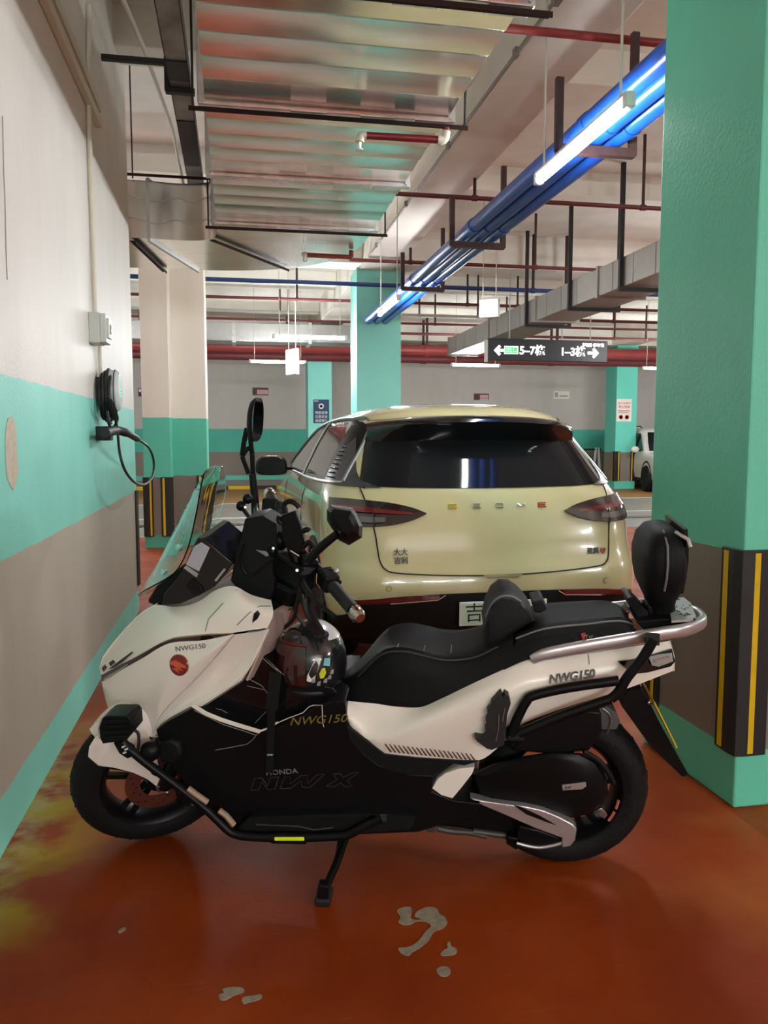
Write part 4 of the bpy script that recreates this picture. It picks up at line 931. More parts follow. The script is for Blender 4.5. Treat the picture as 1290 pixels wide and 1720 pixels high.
def btext(body, px, py, px2, py2, v, size, mat, name='lettering', parent=None, **k):
    a, b = bk(px, py, v), bk(px2, py2, v); return text(name, body, size, mat, frame(a, b - a, (0, 0, 1)), bike if parent is None else parent, .0008, **k)

# ---- wheels
def bike_wheel(c, r, w, tf, name, nsp=5, tread=True):
    prof = [(r*.66, -w*.40), (r*.74, -w*.49), (r*.84, -w*.5), (r*.92, -w*.42), (r*.975, -w*.26), (r, 0), (r*.975, w*.26), (r*.92, w*.42), (r*.84, w*.5), (r*.74, w*.49), (r*.66, w*.40)]
    n = 72; R = [[tf(V(c) + V((q_r*math.cos(q), h, q_r*math.sin(q)))) for q in [2*math.pi*k/n for k in range(n)]] for q_r, h in prof]
    t = BP(MB().rings(R, caps=False), name, 'tyre', 50)
    if tread:
        m = MB()
        for k in range(30):
            q0 = 2*math.pi*k/30
            for s in (-1, 1):
                P = []
                for e in (0, .5, 1):
                    q = q0 + s*.0 + .16*e; rr = r*(1.0 - .008 - .065*(.15 + .75*e)**2*1.4); P.append(tf(V(c) + V((rr*math.cos(q)*1.004, s*w*(.06 + .34*e), rr*math.sin(q)*1.004))))
                m.tube(P, .0035, 4)
        BP(m, 'tread_groove', M('tread_dark', (.004, .004, .004), .9), 50, t)
    rim = BP(MB().rings([[tf(V(c) + V((q_r*math.cos(q), h, q_r*math.sin(q)))) for q in [2*math.pi*k/48 for k in range(48)]] for q_r, h in ((r*.66, -w*.42), (r*.68, -w*.45), (r*.69, -w*.40), (r*.62, -w*.2), (r*.62, w*.2), (r*.69, w*.40), (r*.68, w*.45), (r*.66, w*.42), (r*.60, w*.22), (r*.60, -w*.22))], wrap=True), 'rim', 'bike_black', 50, t)
    for k in range(nsp):
        q = 2*math.pi*(k + .3)/nsp
        for dq in (-.13, .13):
            a = V(c) + V((.035*math.cos(q + dq*2.2), w*.10, .035*math.sin(q + dq*2.2))); b = V(c) + V((r*.62*math.cos(q + dq), w*.05, r*.62*math.sin(q + dq)))
            BP(MB().bar(tf(a), tf(b), .020, .016, (0, 1, 0)), 'spoke', 'bike_black', 0, t, bevel=.003)
    BP(MB().tube([tf(V(c) + V((0, -w*.5, 0))), tf(V(c) + V((0, w*.5, 0)))], .034, 20), 'hub', 'bike_black', 50, t)
    return t
RW_C = (.045, 0, .25); idn = lambda p: p
rwh = bike_wheel(RW_C, .252, .13, idn, 'rear_wheel')
for q0, q1 in ((146, 158), (162, 172)):
    BP(MB().tube([V((RW_C[0] + .160*math.cos(math.radians(q)), .056, RW_C[2] - .160*math.sin(math.radians(q)))) for q in [q0 + (q1 - q0)*k/6 for k in range(7)]], .0042, 5), 'rim_tape', M('tape_red', srgb(205, 110, 88), .4), 50, rwh)
FW_C = (1.305, 0, .25)
fwh = bike_wheel(FW_C, .252, .105, st_, 'front_wheel')
dd = MB().rings([[st_(V(FW_C) + V((q_r*math.cos(q), h, q_r*math.sin(q)))) for q in [2*math.pi*k/40 for k in range(40)]] for q_r, h in ((.055, .046), (.100, .046), (.100, .051), (.055, .051))], wrap=True)
dsc = BP(dd, 'brake_disc', 'disc_red', 40, fwh)
for k in range(26):
    q = 2*math.pi*k/26; rr = .066 + .011*(k % 3)
    p0 = V(FW_C) + V((rr*math.cos(q), .0505, rr*math.sin(q))); BP(MB().tube([st_(p0), st_(p0 + V((0, .0012, 0)))], .0038, 8), 'disc_hole', 'seam_dark', 50, dsc)
cal = MB()
for q0, q1, a, b in ((-.9, .15, .072, .125),):
    P = [V(FW_C) + V((-rr*math.cos(q), .040, rr*math.sin(q))) for rr, q in ((a, q0), (b, q0), (b*1.05, (q0+q1)/2), (b, q1), (a, q1))]; cal.prism([st_(p) for p in P], st_(V((0, .05, 0))) - st_(V((0, 0, 0))))
BP(cal.tri(), 'brake_caliper', 'bike_satin', 30, bevel=.006)
BP(MB().tube([st_((1.305, .05, .25)), st_((1.305, .085, .25))], .012, 10), 'axle_nut', 'bike_steel')
for s in (-1, 1): BP(MB().tube([st_((1.295, s*.072, .245)), st_((1.20, s*.072, .44)), st_((1.10, s*.065, .65))], [.022, .022, .026], 12), 'fork_leg', 'bike_black')
BP(MB().tube([PIV + SAX*-.45, PIV + SAX*.02], .03, 14), 'steering_head', 'bike_black')
# front mudguard: arched sheet over the tyre, with a lobe down to the fork on each side
rows = []
for k in range(19):
    th = math.radians(52 + 80 * k / 18); e = k / 18; R0 = .262 + .010 * min(1, e*3)
    wd = .066 * math.sqrt(min(1, (e + .015) / .20)); dp_ = .012 + .075 * math.exp(-((e - .52) / .24) ** 2)
    r = []
    for j in range(13):
        x = -1 + 2*j/12; ax_ = abs(x); y = wd * (x if ax_ < .75 else math.copysign(.75 + (ax_ - .75)*1.0, x)); dr = 0 if ax_ < .5 else -dp_ * ((ax_ - .5)/.5) ** 1.3
        r.append(st_(V((1.305 + (R0 + dr + .012*(1 - ax_))*math.cos(th), y, .25 + (R0 + dr + .012*(1 - ax_))*math.sin(th)))))
    rows.append(r)
BP(MB().grid(rows, .004), 'front_mudguard', 'bike_white', 60)

SI = SM.inverted(); _sc = SI @ _cl
def sk(px, py, v):
    d = SI.to_3x3() @ (B3 @ ray(px, py)); return SM @ (_sc + d * ((v - _sc.y) / d.y))
gsp = [(148,1272),(150,1256),(160,1240),(180,1226),(212,1218),(246,1230),(262,1262),(266,1285),(286,1322),(282,1334),(268,1326),(248,1310),(222,1298),(195,1291),(165,1287)]
BP(MB().prism([sk(x, y, .072) for x, y in gsp], st_((0, -.008, 0)) - st_((0, 0, 0))).tri(), 'mudguard_side', 'bike_white', 30, bevel=.003)
# ---- nose fairing
A_top = [(168,1121,.0),(176,1103,.005),(190,1084,.01),(213,1056,.02),(232,1037,.035),(248,1025,.05),(264,1016,.07),(290,1019,.09),(318,1016,.105),(341,1006,.115),(357,994,.12),(376,986,.125),(396,985,.13),(422,999,.135),(455,1008,.135)]
A_mid = [(168,1128,.02),(181,1113,.04),(201,1098,.07),(224,1080,.095),(246,1064,.115),(266,1051,.13),(286,1043,.14),(308,1041,.15),(332,1039,.155),(352,1030,.16),(368,1020,.165),(385,1013,.17),(405,1013,.175),(430,1024,.178),(459,1031,.175)]
A_bot = [(170,1134,.03),(184,1126,.06),(200,1117,.09),(222,1106,.125),(243,1094,.15),(259,1085,.16),(275,1077,.168),(292,1071,.173),(314,1068,.178),(336,1066,.182),(355,1064,.184),(375,1064,.186),(398,1062,.188),(424,1058,.188),(449,1055,.18)]
pa = Panel([A_top, A_mid, A_bot], 42, 12, True); pa.both('front_cowl', 'bike_white')
# spine joining both halves of the cowl
sp_l = [bk(*p) for p in A_top[:7]]
BP(MB().grid([[V((p.x + .001, p.y * (1 - k/4), p.z + .002*k/4)) if k < 4 else V((p.x + .002, 0, p.z + .002)) for p in sp_l] for k in range(5)] + [[V((p.x + .001, -p.y * k/4, p.z + .002*(1 - k/4))) for p in sp_l] for k in range(1, 5)], .004), 'cowl_spine', 'bike_white', 60)
B_top = [(171,1146,.035),(186,1137,.068),(205,1125,.10),(226,1113,.13),(247,1101,.150),(262,1091,.160),(280,1082,.167),(298,1078,.172),(320,1077,.177),(345,1075,.182),(370,1070,.185),(392,1065,.186)]
B_bot = [(174,1160,.02),(180,1185,.035),(190,1206,.05),(206,1222,.07),(226,1233,.09),(246,1236,.11),(259,1227,.14),(268,1203,.155),(290,1177,.165),(320,1148,.172),(355,1110,.178),(393,1066,.186)]
B_mid = [((a[0]+b[0])/2, (a[1]+b[1])/2, (a[2]+b[2])/2 + .022) for a, b in zip(B_top, B_bot)]; B_mid[-1] = (392.5, 1065.5, .186)
pb = Panel([B_top, B_mid, B_bot], 33, 10, True); pb.both('front_side_cover', 'bike_white')
nl = [bk(*p) for p in B_bot[:6]]; nl = [bk(*B_top[0])] + nl
BP(MB().grid([nl, [V((p.x + .012, 0, p.z)) for p in nl], mir(nl)], .004), 'nose_centre', 'bike_white', 60)
C_f = [(393,1066,.182),(355,1110,.172),(320,1148,.166),(290,1177,.160),(268,1203,.150),(258,1230,.14)]
C_m = [(424,1061,.165),(396,1108,.135),(360,1146,.130),(322,1177,.135),(290,1199,.140),(259,1232,.14)]
C_r = [(450,1056,.172),(437,1084,.165),(422,1114,.16),(404,1141,.158),(352,1175,.152),(260,1234,.14)]
pc = Panel([C_f, C_m, C_r], 25, 10, True); pc.both('leg_shield_side', 'bike_white')
BP(MB().grid([[bk(*p) for p in C_r], [bk(p[0] + 2, p[1] + 2, p[2] - .03) for p in C_r]], .004), 'leg_shield_return', 'bike_white', 60)
for s in (1,):   # crease beads
    for pts in ([(368, 1131), (402, 1088)], [(365, 1133), (392, 1124), (418, 1107), (432, 1084)], [(395, 1122), (388, 1104)]):
        BP(MB().tube([pc.pt(x, y, .002) for x, y in pts], .0014, 5), 'crease_line', 'bike_white', 50)
# headlamp strip between cowl and side cover
hl = Panel([[(p[0], p[1] - 1, p[2] - .004) for p in A_bot[:7]], [(172, 1144, .036), (186, 1137, .066), (205, 1125, .097), (226, 1112, .127), (247, 1099, .148), (261, 1088, .158), (276, 1077, .165)]], 18, 4, True)
h1, h2 = hl.both('headlamp', 'lamp_smoke', .01)
pa.plate([(182,1124),(200,1110),(222,1094),(224,1096),(206,1112),(192,1121)], 'headlamp_slot', 'bike_gloss'); pa.plate([(171,1122),(176,1116),(180,1121),(174,1128)], 'headlamp_slot', 'bike_gloss'); pa.plate([(183,1113),(190,1108),(194,1112),(186,1119)], 'headlamp_slot', 'bike_gloss')
hl.plate([(174,1140),(184,1133),(200,1124),(214,1115),(215,1117),(201,1127),(186,1136),(175,1143)], 'running_light', 'lens_clear', .001)
hn = [bk(*A_bot[0]), bk(172, 1144, .036)]; BP(MB().grid([hn, [V((p.x + .008, 0, p.z)) for p in hn], mir(hn)], .005), 'headlamp_nose', 'lamp_smoke', 60)
# round badge with the wing
bc = pb.pt(301, 1117, .001); _bu = (pb.pt(287, 1117, 0) - pb.pt(315, 1117, 0)).normalized(); _bw = (pb.pt(301, 1104, 0) - pb.pt(301, 1130, 0)).normalized(); nv = _bw.cross(_bu).normalized(); nv = nv if nv.y > 0 else -nv
bd = BP(MB().lathe([(.0295, -.006), (.0305, .002), (.028, .0045), (.001, .0055)], bc, nv, 32), 'round_badge', 'badge_red_dark')
wing = [(286,1112),(297,1110),(314,1118),(316,1122),(304,1121),(311,1126),(300,1124),(304,1129),(290,1122),(300,1122),(288,1116)]
BP(MB().prism([bc + nv*.006 - _bu*(x - 301)*.00185 - _bw*(y - 1118)*.00195 for x, y in wing], nv*.0015).tri(), 'wing_mark', 'wing_red', 0, bd)
ptext(pb, 'NWG150', 294, 1091, 352, 1084, .004, .020, 'decal_grey', sx=1.2)
# vent and panel lines on the shoulder
pa.plate([(425,1040),(427,1030),(433,1025),(437,1031),(433,1039),(424,1046)], 'cowl_vent', 'bike_black', .002, .003)
for pts in ([(345, 1060), (350, 1040), (372, 1016), (398, 990)], [(398, 1050), (418, 1030), (436, 1018), (455, 1018)]): BP(MB().tube([pa.pt(x, y, .0015) for x, y in pts], .0013, 5), 'panel_gap', 'decal_grey', 50)
for pts in ([(290, 1074), (320, 1071), (355, 1067.5), (390, 1066)],): BP(MB().tube([pa.pt(x, y - 2, .001) for x, y in pts], .002, 5), 'panel_gap', M('gap_tan', srgb(150, 120, 95), .6), 50)
plate([(222,1222),(262,1226),(258,1262),(250,1292),(240,1288),(234,1254)], -.08, .10, 'fork_shroud', 'bike_white', 30, .012)

# ---- windshield
cn = [(262,983,.165),(296,961,.165),(317,920,.165),(331,862,.165),(338,822,.165),(343,797,.13)]
c1 = [(240,995,.10),(276,955,.10),(303,905,.10),(322,855,.10),(336,817,.10),(349,790,.08)]
cc = [(233,1003,.0),(262,952,.0),(289,902,.0),(314,853,.0),(334,815,.0),(355,786,.0)]
c2 = [(272,985,-.10),(300,945,-.10),(322,898,-.10),(342,852,-.10),(356,814,-.10),(364,783,-.08)]
c3 = [(318,960,-.165),(342,930,-.165),(360,890,-.165),(374,850,-.165),(380,815,-.165),(376,784,-.13)]
ws = Panel([cn, c1, cc, c2, c3], 18, 20)
o = BP(MB().grid(ws.P(), .004), 'windshield', 'windshield', 60)
for x, y in ((270, 962), (296, 920)):   # fixing knobs behind the shield
    BP(MB().ball(bk(x + 6, y, .02), .012, 10, 6), 'shield_knob', 'chrome')
plate([(245,1012),(262,985),(285,968),(312,945),(322,930),(335,955),(318,1000),(300,1015),(262,1020)], -.10, .06, 'shield_bracket', 'bike_satin', 30, .01)

# ---- instrument pod
plate([(272,1017),(275,998),(288,984),(307,958),(318,930),(332,903),(343,905),(352,913),(391,946),(381,962),(361,985),(334,1001),(302,1015)], -.12, .125, 'instrument_pod', 'bike_gloss', 30, .014)
sc_ = plate([(312,948),(326,918),(338,911),(352,920),(346,934),(334,960)], .127, .130, 'display_screen', 'screen', 30, .002)
plate([(308,954),(313,950),(333,964),(330,970)], .126, .129, 'pod_trim', 'bike_silver', 30); plate([(360,975),(376,955),(379,957),(363,977)], .126, .129, 'pod_trim', 'bike_silver', 30)
plate([(312,985),(322,972),(338,985),(342,996),(328,1003)], .126, .132, 'pod_side_cover', 'bike_satin', 30, .003)
plate([(350,908),(362,908),(378,920),(392,945),(380,948),(366,930)], -.20, -.13, 'far_cowl_shoulder', 'bike_white', 30, .01)

# ---- handlebar, grips, controls (turned to the left lock)
bar = [(.80, .40, .955), (.815, .25, .965), (.835, .14, .985), (.86, .07, 1.0), (.86, 0, 1.0), (.86, -.07, 1.0), (.835, -.14, .985), (.815, -.25, .965), (.80, -.40, .955)]
BP(MB().tube(smoothpts([st_(p) for p in bar], 3), .012, 12), 'handlebar', 'bike_black')
for s in (1, -1):
    a, b = V((.815, s*.265, .964)), V((.802, s*.385, .956)); d = (b - a).normalized()
    BP(MB().tube([st_(a + d*(.118*k/12)) for k in range(13)], [.0185 if k % 2 else .0172 for k in range(13)], 16), 'grip', 'black_rubber')
    BP(MB().tube([st_(b), st_(b + d*.006), st_(b + d*.030), st_(b + d*.040)], [.016, .0205, .0195, .013], 16), 'bar_end_weight', M('bar_end', (.62, .52, .49), .15, 1.0))
    # switch block, lever, clamp
    BP(MB().bar(st_((.818, s*.20, .967)), st_((.814, s*.262, .965)), .045, .052), 'switch_block', 'bike_satin', 0, bevel=.008)
    BP(MB().tube(smoothpts([st_((.845, s*.17, .972)), st_((.885, s*.22, .968)), st_((.875, s*.30, .952)), st_((.85, s*.385, .945))], 4), [.009]*9 + [.006]*4, 8), 'brake_lever', 'bike_black')
    BP(MB().bar(st_((.845, s*.135, .985)), st_((.85, s*.18, .98)), .05, .045), 'lever_mount', 'bike_black', 0, bevel=.008)
    for k, (du, dz) in enumerate(((.01, .012), (-.012, .016), (-.018, -.012))): BP(MB().ball(st_((.80 + du*.5, s*(.225 + .012*k), .975 + dz)), .008, 8, 6), 'switch_button', 'bike_silver' if k == 1 else 'bike_black')
rb0 = st_((.86, -.19, 1.005)); BP(MB().bar(bk(452, 905, -.20), bk(458, 838, -.24), .055, .05), 'brake_reservoir', 'bike_satin', 0, bevel=.008)
# crossbar and clamp rods
BP(MB().tube([bk(407, 853, -.10), bk(458, 926, .08), bk(500, 958, .20)], .0065, 8), 'accessory_bar', 'bike_black'); 
for x, y, v in ((405, 850, -.10), (416, 838, -.10), (458, 926, .085)): BP(MB().ball(bk(x, y, v), .016, 12, 8), 'bar_knob', 'bike_black')
for x, y, v in ((412, 852, -.09), (459, 921, .10), (425, 872, -.02), (499, 958, .20)): BP(MB().tube([bk(x, y, v), bk(x, y, v + .012)], .0042, 8), 'bolt', 'bike_steel')
# phone holder: plate, ball arm and four claws
ph = plate([(472,866),(496,858),(504,880),(512,912),(506,930),(484,930),(474,900)], .10, .125, 'phone_holder', 'bike_black', 30, .004)
for pts in ([(480, 862), (477, 848), (486, 842), (497, 846), (502, 853)], [(474, 880), (468, 874), (470, 866)], [(508, 893), (516, 889), (520, 892)], [(508, 920), (518, 911), (524, 914), (525, 921)]):
    BP(MB().tube(smoothpts(bks(pts, .13), 4), .0075, 8), 'holder_claw', 'bike_black', 50, ph)
BP(MB().tube(bks([(490, 925), (496, 942), (505, 955)], .12), .012, 10), 'holder_arm', 'bike_black', 50, ph); BP(MB().tube([bk(488, 925, .13), bk(503, 934, .14)], .003, 6), 'holder_bolt', 'chrome', 50, ph)
BP(MB().ball(bk(470, 908, .06), .028, 12, 8), 'throttle_housing', 'bike_black'); 
BP(MB().bar(bk(468, 945, .06), bk(520, 975, .16), .06, .07), 'bar_cover', 'bike_black', 0, bevel=.015)
BP(MB().bar(bk(450, 975, .02), bk(505, 1002, .08), .08, .07), 'bar_cover', 'bike_black', 0, bevel=.02)
# black pouch hung on the bars
po = plate([(411,872),(407,890),(397,923),(390,962),(387,976),(397,988),(416,1000),(432,1005),(453,1008),(461,992),(466,937),(464,880),(440,866)], -.02, .09, 'bar_pouch', 'bike_satin', 30, .025)
BP(MB().tube(smoothpts(bks([(410, 915), (404, 940), (412, 962), (425, 965), (445, 950), (460, 938)], .094), 4), .003, 6), 'pouch_seam', 'bike_black', 50, po); plate([(430,924),(446,926),(453,932),(448,935)], .09, .094, 'pouch_label', 'decal_grey', 0, 0, po)
# left mirror (back of its shell towards us) and right mirror on its skeleton arm
BP(MB().tube(bks([(518, 943), (532, 925), (548, 911), (566, 897)], .27), [.013, .0125, .012, .011], 10), 'mirror_stem', 'bike_black')
lm = MB(); V0 = [(549,856),(549,874),(556,886),(562,894),(568,907),(586,916),(608,903),(609,884),(600,864),(592,853),(556,848)]
ring = lambda k, v: [bk(580 + (x - 580)*k, 882 + (y - 882)*k, v) for x, y in V0]
lm.rings([ring(.93, .235), ring(1.0, .245), ring(1.0, .262), ring(.80, .292), ring(.42, .304)]); lmo = BP(lm, 'mirror_shell', 'bike_black', 25)
BP(MB().rings([ring(.90, .232), ring(.90, .235)]), 'mirror_glass', 'mirror_face', 30, lmo)
BP(MB().ball(bk(573, 893, .292), .008, 10, 6), 'mirror_bolt', 'dark_steel', 50, lmo)
VR = -.33
BP(MB().tube(bks([(430, 872), (428, 840), (424, 796)], VR), [.015, .014, .012], 12), 'mirror_stem', 'bike_black')
ar = MB()
for pts in ([(418, 796), (407, 766), (410, 742), (415, 719)], [(425, 796), (424, 764), (421, 740), (420, 719)], [(407, 766), (414, 755), (423, 751)], [(415, 719), (426, 722), (429, 729)]):
    Q = bks(pts, VR)
    for a, b in zip(Q, Q[1:]): ar.bar(a, b, .016, .010, (0, 1, 0))
BP(ar, 'mirror_arm', 'bike_black', 0, bevel=.002)
mc = bk(431, 705, VR); n_ = V((-1, .10, .06)).normalized(); wv = n_.cross(V((.14, 0, 1))).normalized(); hv = wv.cross(n_)
if hv.z < 0: hv = -hv
hv = (hv + V((-.14, 0, 0))).normalized()
def mring(k, d): return [mc + n_*d + (wv*math.copysign(abs(math.cos(q))**.7, math.cos(q))*.055 + hv*math.copysign(abs(math.sin(q))**.8, math.sin(q))*.072)*k for q in [2*math.pi*i/28 for i in range(28)]]
rm = BP(MB().rings([mring(.6, -.022), mring(.9, -.014), mring(1, -.004), mring(1, .004)]), 'mirror_shell', 'bike_satin', 40)
BP(MB().rings([mring(.95, .004), mring(.95, .006)]), 'mirror_glass', 'mirror_face', 30, rm)
# cables and hoses running down from the bars
for pts, r in (([(506, 1000, .10), (512, 1020, .12), (520, 1040, .12), (540, 1058, .10)], .007), ([(530, 990, .16), (524, 1020, .15), (530, 1042, .13), (545, 1066, .10)], .008), ([(488, 1005, .08), (498, 1030, .08), (512, 1052, .08)], .006), ([(505, 985, .18), (500, 1010, .14), (492, 1040, .06), (470, 1060, -.02)], .006)):
    BP(MB().tube(smoothpts([bk(*p) for p in pts], 5), r, 8), 'control_cable', 'black_rubber')
BP(MB().ball(bk(546, 1066, .10), .012, 10, 6), 'cable_boot', 'black_rubber')
# copper coloured hook block and the shiny inner shield
plate([(458,1003),(464,998),(490,998),(495,1006),(493,1024),(470,1030),(458,1024)], -.02, .03, 'hook_block', M('copper', (.50, .30, .25), .22, .9), 25, .006); plate([(462,1000),(489,999),(492,1003),(464,1004)], .03, .034, 'hook_edge', 'chrome', 20)
BP(MB().tube([bk(470, 1012, .032), bk(478, 1022, .05)], .006, 8), 'hook_pin', 'chrome'); plate([(455,1000),(462,998),(464,1022),(470,1040),(456,1034)], -.02, .05, 'hook_mount', 'bike_black', 25, .006)
ne = [(452,1030,.155),(436,1090,.155),(413,1142,.15)]
R0 = [bk(*p) for p in ne]; R0 = resample(R0, 8)
BP(MB().grid([[V((p.x - .03*math.sin(math.pi*k/8), p.y*(1 - k/4), p.z)) for p in R0] for k in range(9)], .006), 'inner_leg_shield', 'rose_metal', 60)
# ---- floor tunnel and black lower body
tn = plate([(408,1146),(432,1104),(440,1098),(452,1110),(470,1127),(484,1140),(560,1156),(578,1180),(560,1205),(480,1226),(420,1229),(335,1190),(380,1162)], -.11, .12, 'centre_tunnel', 'bike_gloss', 30, .012)
for pts, v in (([(412, 1137), (440, 1152), (450, 1166)], .124), ([(415, 1152), (446, 1159)], .124), ([(434, 1099), (467, 1128)], .124), ([(350, 1188), (372, 1192), (421, 1222)], .126), ([(421, 1222), (447, 1195)], .126)): line(pts, v, 'edge_highlight', 'decal_grey', .0012)
lb = plate([(262,1226),(282,1212),(322,1190),(360,1207),(420,1229),(440,1228),(470,1220),(510,1200),(528,1188),(560,1178),(580,1178),(584,1222),(606,1262),(637,1286),(690,1301),(728,1303),(724,1330),(762,1345),(806,1350),(800,1372),(735,1388),(702,1398),(600,1402),(400,1398),(372,1376),(340,1345),(300,1302),(270,1258)], -.17, .18, 'lower_body', 'bike_black', 30, .012)
fb = plate([(395,1396),(420,1372),(560,1368),(640,1366),(700,1372),(690,1392),(610,1400),(430,1402)], .12, .215, 'footboard', 'bike_satin', 30, .01)
line([(430, 1385), (500, 1388), (528, 1394), (560, 1390)], .2165, 'footboard_edge', 'decal_dim', .002)
# trim and graphics on the lower body
def strip(pts, wd, v, name, mat, parent=None):
    m = MB(); Q = bks(pts, v)
    for a, b in zip(Q, Q[1:]): m.bar(a, b, .002, wd, (0, 0, 1))
    return BP(m, name, mat, 0, parent)
strip([(323, 1184), (345, 1198), (372, 1209), (400, 1218), (437, 1229)], .012, .184, 'white_trim', 'bike_white'); strip([(437, 1228), (450, 1223), (467, 1213)], .005, .184, 'white_trim', 'bike_white')
for pts, mt in (([(462, 1216), (485, 1206), (509, 1197), (519, 1187), (527, 1184.5), (541, 1184.5), (542, 1214), (544, 1221)], 'decal_line'), ([(326, 1193), (375, 1217), (410, 1228), (430, 1235)], 'decal_grey'), ([(433, 1232), (424, 1243), (415, 1250), (390, 1255), (362, 1260)], 'decal_grey')): line(pts, .1825, 'decal_line', mt, .0013)
btext('NWG150', 485, 1213, 576, 1207, .1835, .034, 'decal_gold', shear=.35, sx=1.2)
btext('HONDA', 446, 1299, 503, 1295, .1835, .022, 'decal_grey', sx=1.15)
def outline_text(segs, v=.1832, mat='decal_dim'):
    for s in segs: line(s, v, 'logo_outline', mat, .0012)
outline_text([[(421, 1327), (428, 1307), (440, 1307), (449, 1320), (455, 1306), (468, 1305), (462, 1325), (450, 1326), (440, 1313), (434, 1327), (421, 1327)], [(470, 1325), (478, 1305), (488, 1305), (487, 1317), (505, 1303), (516, 1302), (517, 1316), (533, 1301), (545, 1301), (520, 1323), (508, 1322), (505, 1312), (488, 1324), (470, 1325)], [(548, 1320), (566, 1310), (560, 1300), (572, 1300), (577, 1306), (592, 1298), (602, 1298), (583, 1311), (592, 1321), (579, 1321), (573, 1315), (560, 1322), (548, 1320)]])
plate([(583,1221),(608,1238),(646,1267),(700,1273),(760,1277),(804,1279),(780,1286),(762,1283),(741,1297),(727,1303),(690,1302),(658,1295),(637,1286),(607,1264),(586,1243)], .12, .185, 'step_trim', 'bike_satin', 30, .006)
# strap hanging down from the hook
BP(MB().bar(bk(463, 1130, .19), bk(456, 1192, .195), .004, .034, (1, 0, 0)), 'hanging_strap', 'bike_satin', 0); BP(MB().bar(bk(456, 1192, .195), bk(453, 1298, .195), .004, .022, (1, 0, 0)), 'hanging_strap', 'bike_satin', 0)
BP(MB().tube([bk(449, 1268, .2), bk(459, 1268, .2)], .004, 6), 'strap_buckle', 'bike_steel')

# ---- rear bodywork
T_ = [(578,1176,.13),(600,1179,.135),(632,1182,.14),(665,1187,.145),(705,1188,.15),(738,1175,.15),(790,1150,.15),(840,1127,.15),(885,1108,.148),(930,1105,.142),(990,1097,.132),(1060,1086,.118),(1122,1077,.095)]
K_ = [(577,1183,.16),(588,1208,.17),(618,1238,.182),(656,1235,.19),(705,1217,.197),(755,1199,.200),(806,1181,.200),(850,1167,.195),(895,1154,.185),(940,1147,.175),(1000,1137,.16),(1062,1121,.145),(1130,1102,.115)]
U_ = [(579,1192,.155),(589,1222,.165),(613,1240,.175),(647,1266,.178),(705,1272,.180),(758,1275,.180),(805,1277,.178),(838,1254,.172),(872,1220,.166),(925,1197,.160),(980,1179,.15),(1052,1157,.135),(1130,1127,.105)]
pr = Panel([T_, K_, U_], 48, 12, True); pr.both('rear_side_panel', 'bike_white')
tl = [bk(*c[-1]) for c in (T_, K_, U_)]; BP(MB().grid([tl, [V((p.x - .02, 0, p.z)) for p in tl], mir(tl)], .005), 'tail_end', 'bike_white', 60)
for i in range(20):
    t = i / 19; x0 = 646 + 143*t; y0 = 1249 + 17*t; h = 14 - 3*t; w_ = 3.4
    pr.plate([(x0, y0), (x0 + w_*.5, y0), (x0 + w_*.5 + h*.78, y0 + h), (x0 - w_*.5 + h*.78, y0 + h)], 'louvre_mark', 'decal_brown', .0015, .0015)
ptext(pr, 'NWG150', 921, 1142, 988, 1133, .004, .031, M('badge_dark', (.05, .05, .05), .2, .8), shear=.3, sx=1.0, bold=.001)
BP(MB().tube([pr.pt(x, y, .001) for x, y in ((988, 1099), (989, 1108), (990, 1116))], .0012, 5), 'panel_gap', 'decal_grey')
# tail lamp
pr.plate([(1038,1110),(1062,1107),(1098,1098),(1128,1089),(1133,1110),(1126,1118),(1088,1128),(1062,1131)], 'tail_lamp', 'bike_gloss', .005, .006)
pr.plate([(1089,1103),(1110,1098),(1128,1096),(1130,1110),(1106,1119),(1095,1117)], 'lamp_lens', 'lens_clear', .012, .004); pr.plate([(1098,1108),(1124,1102),(1125,1107),(1102,1113)], 'lamp_reflector', 'bike_steel', .0165, .002)
# grab rail all round the tail
gr = [bk(*p) for p in ((893, 1108, .155), (912, 1100, .155), (950, 1092, .15), (1000, 1083, .145), (1060, 1073, .135), (1110, 1064, .125), (1150, 1058, .11))]
end = bk(1178, 1046, .05); mid = bk(1186, 1035, -.02)
path = gr + [end, V((end.x - .012, 0, end.z))]; full = smoothpts(path + [V((p.x, -p.y, p.z)) for p in reversed(path[:-1])], 4)
m = MB(); RR = []
for i, p in enumerate(full):
    t = (full[min(i+1, len(full)-1)] - full[max(i-1, 0)]).normalized(); sd = t.cross(V((0, 0, 1))).normalized(); up = sd.cross(t)
    e = min(i, len(full) - 1 - i) / 6; k = .75 + .25*min(1, e)
    RR.append([p + (sd*math.copysign(abs(math.cos(q))**.7, math.cos(q))*.012 + up*math.copysign(abs(math.sin(q))**.7, math.sin(q))*.0185)*k for q in [2*math.pi*j/12 for j in range(12)]])
BP(m.rings(RR), 'grab_rail', 'bike_silver', 60)
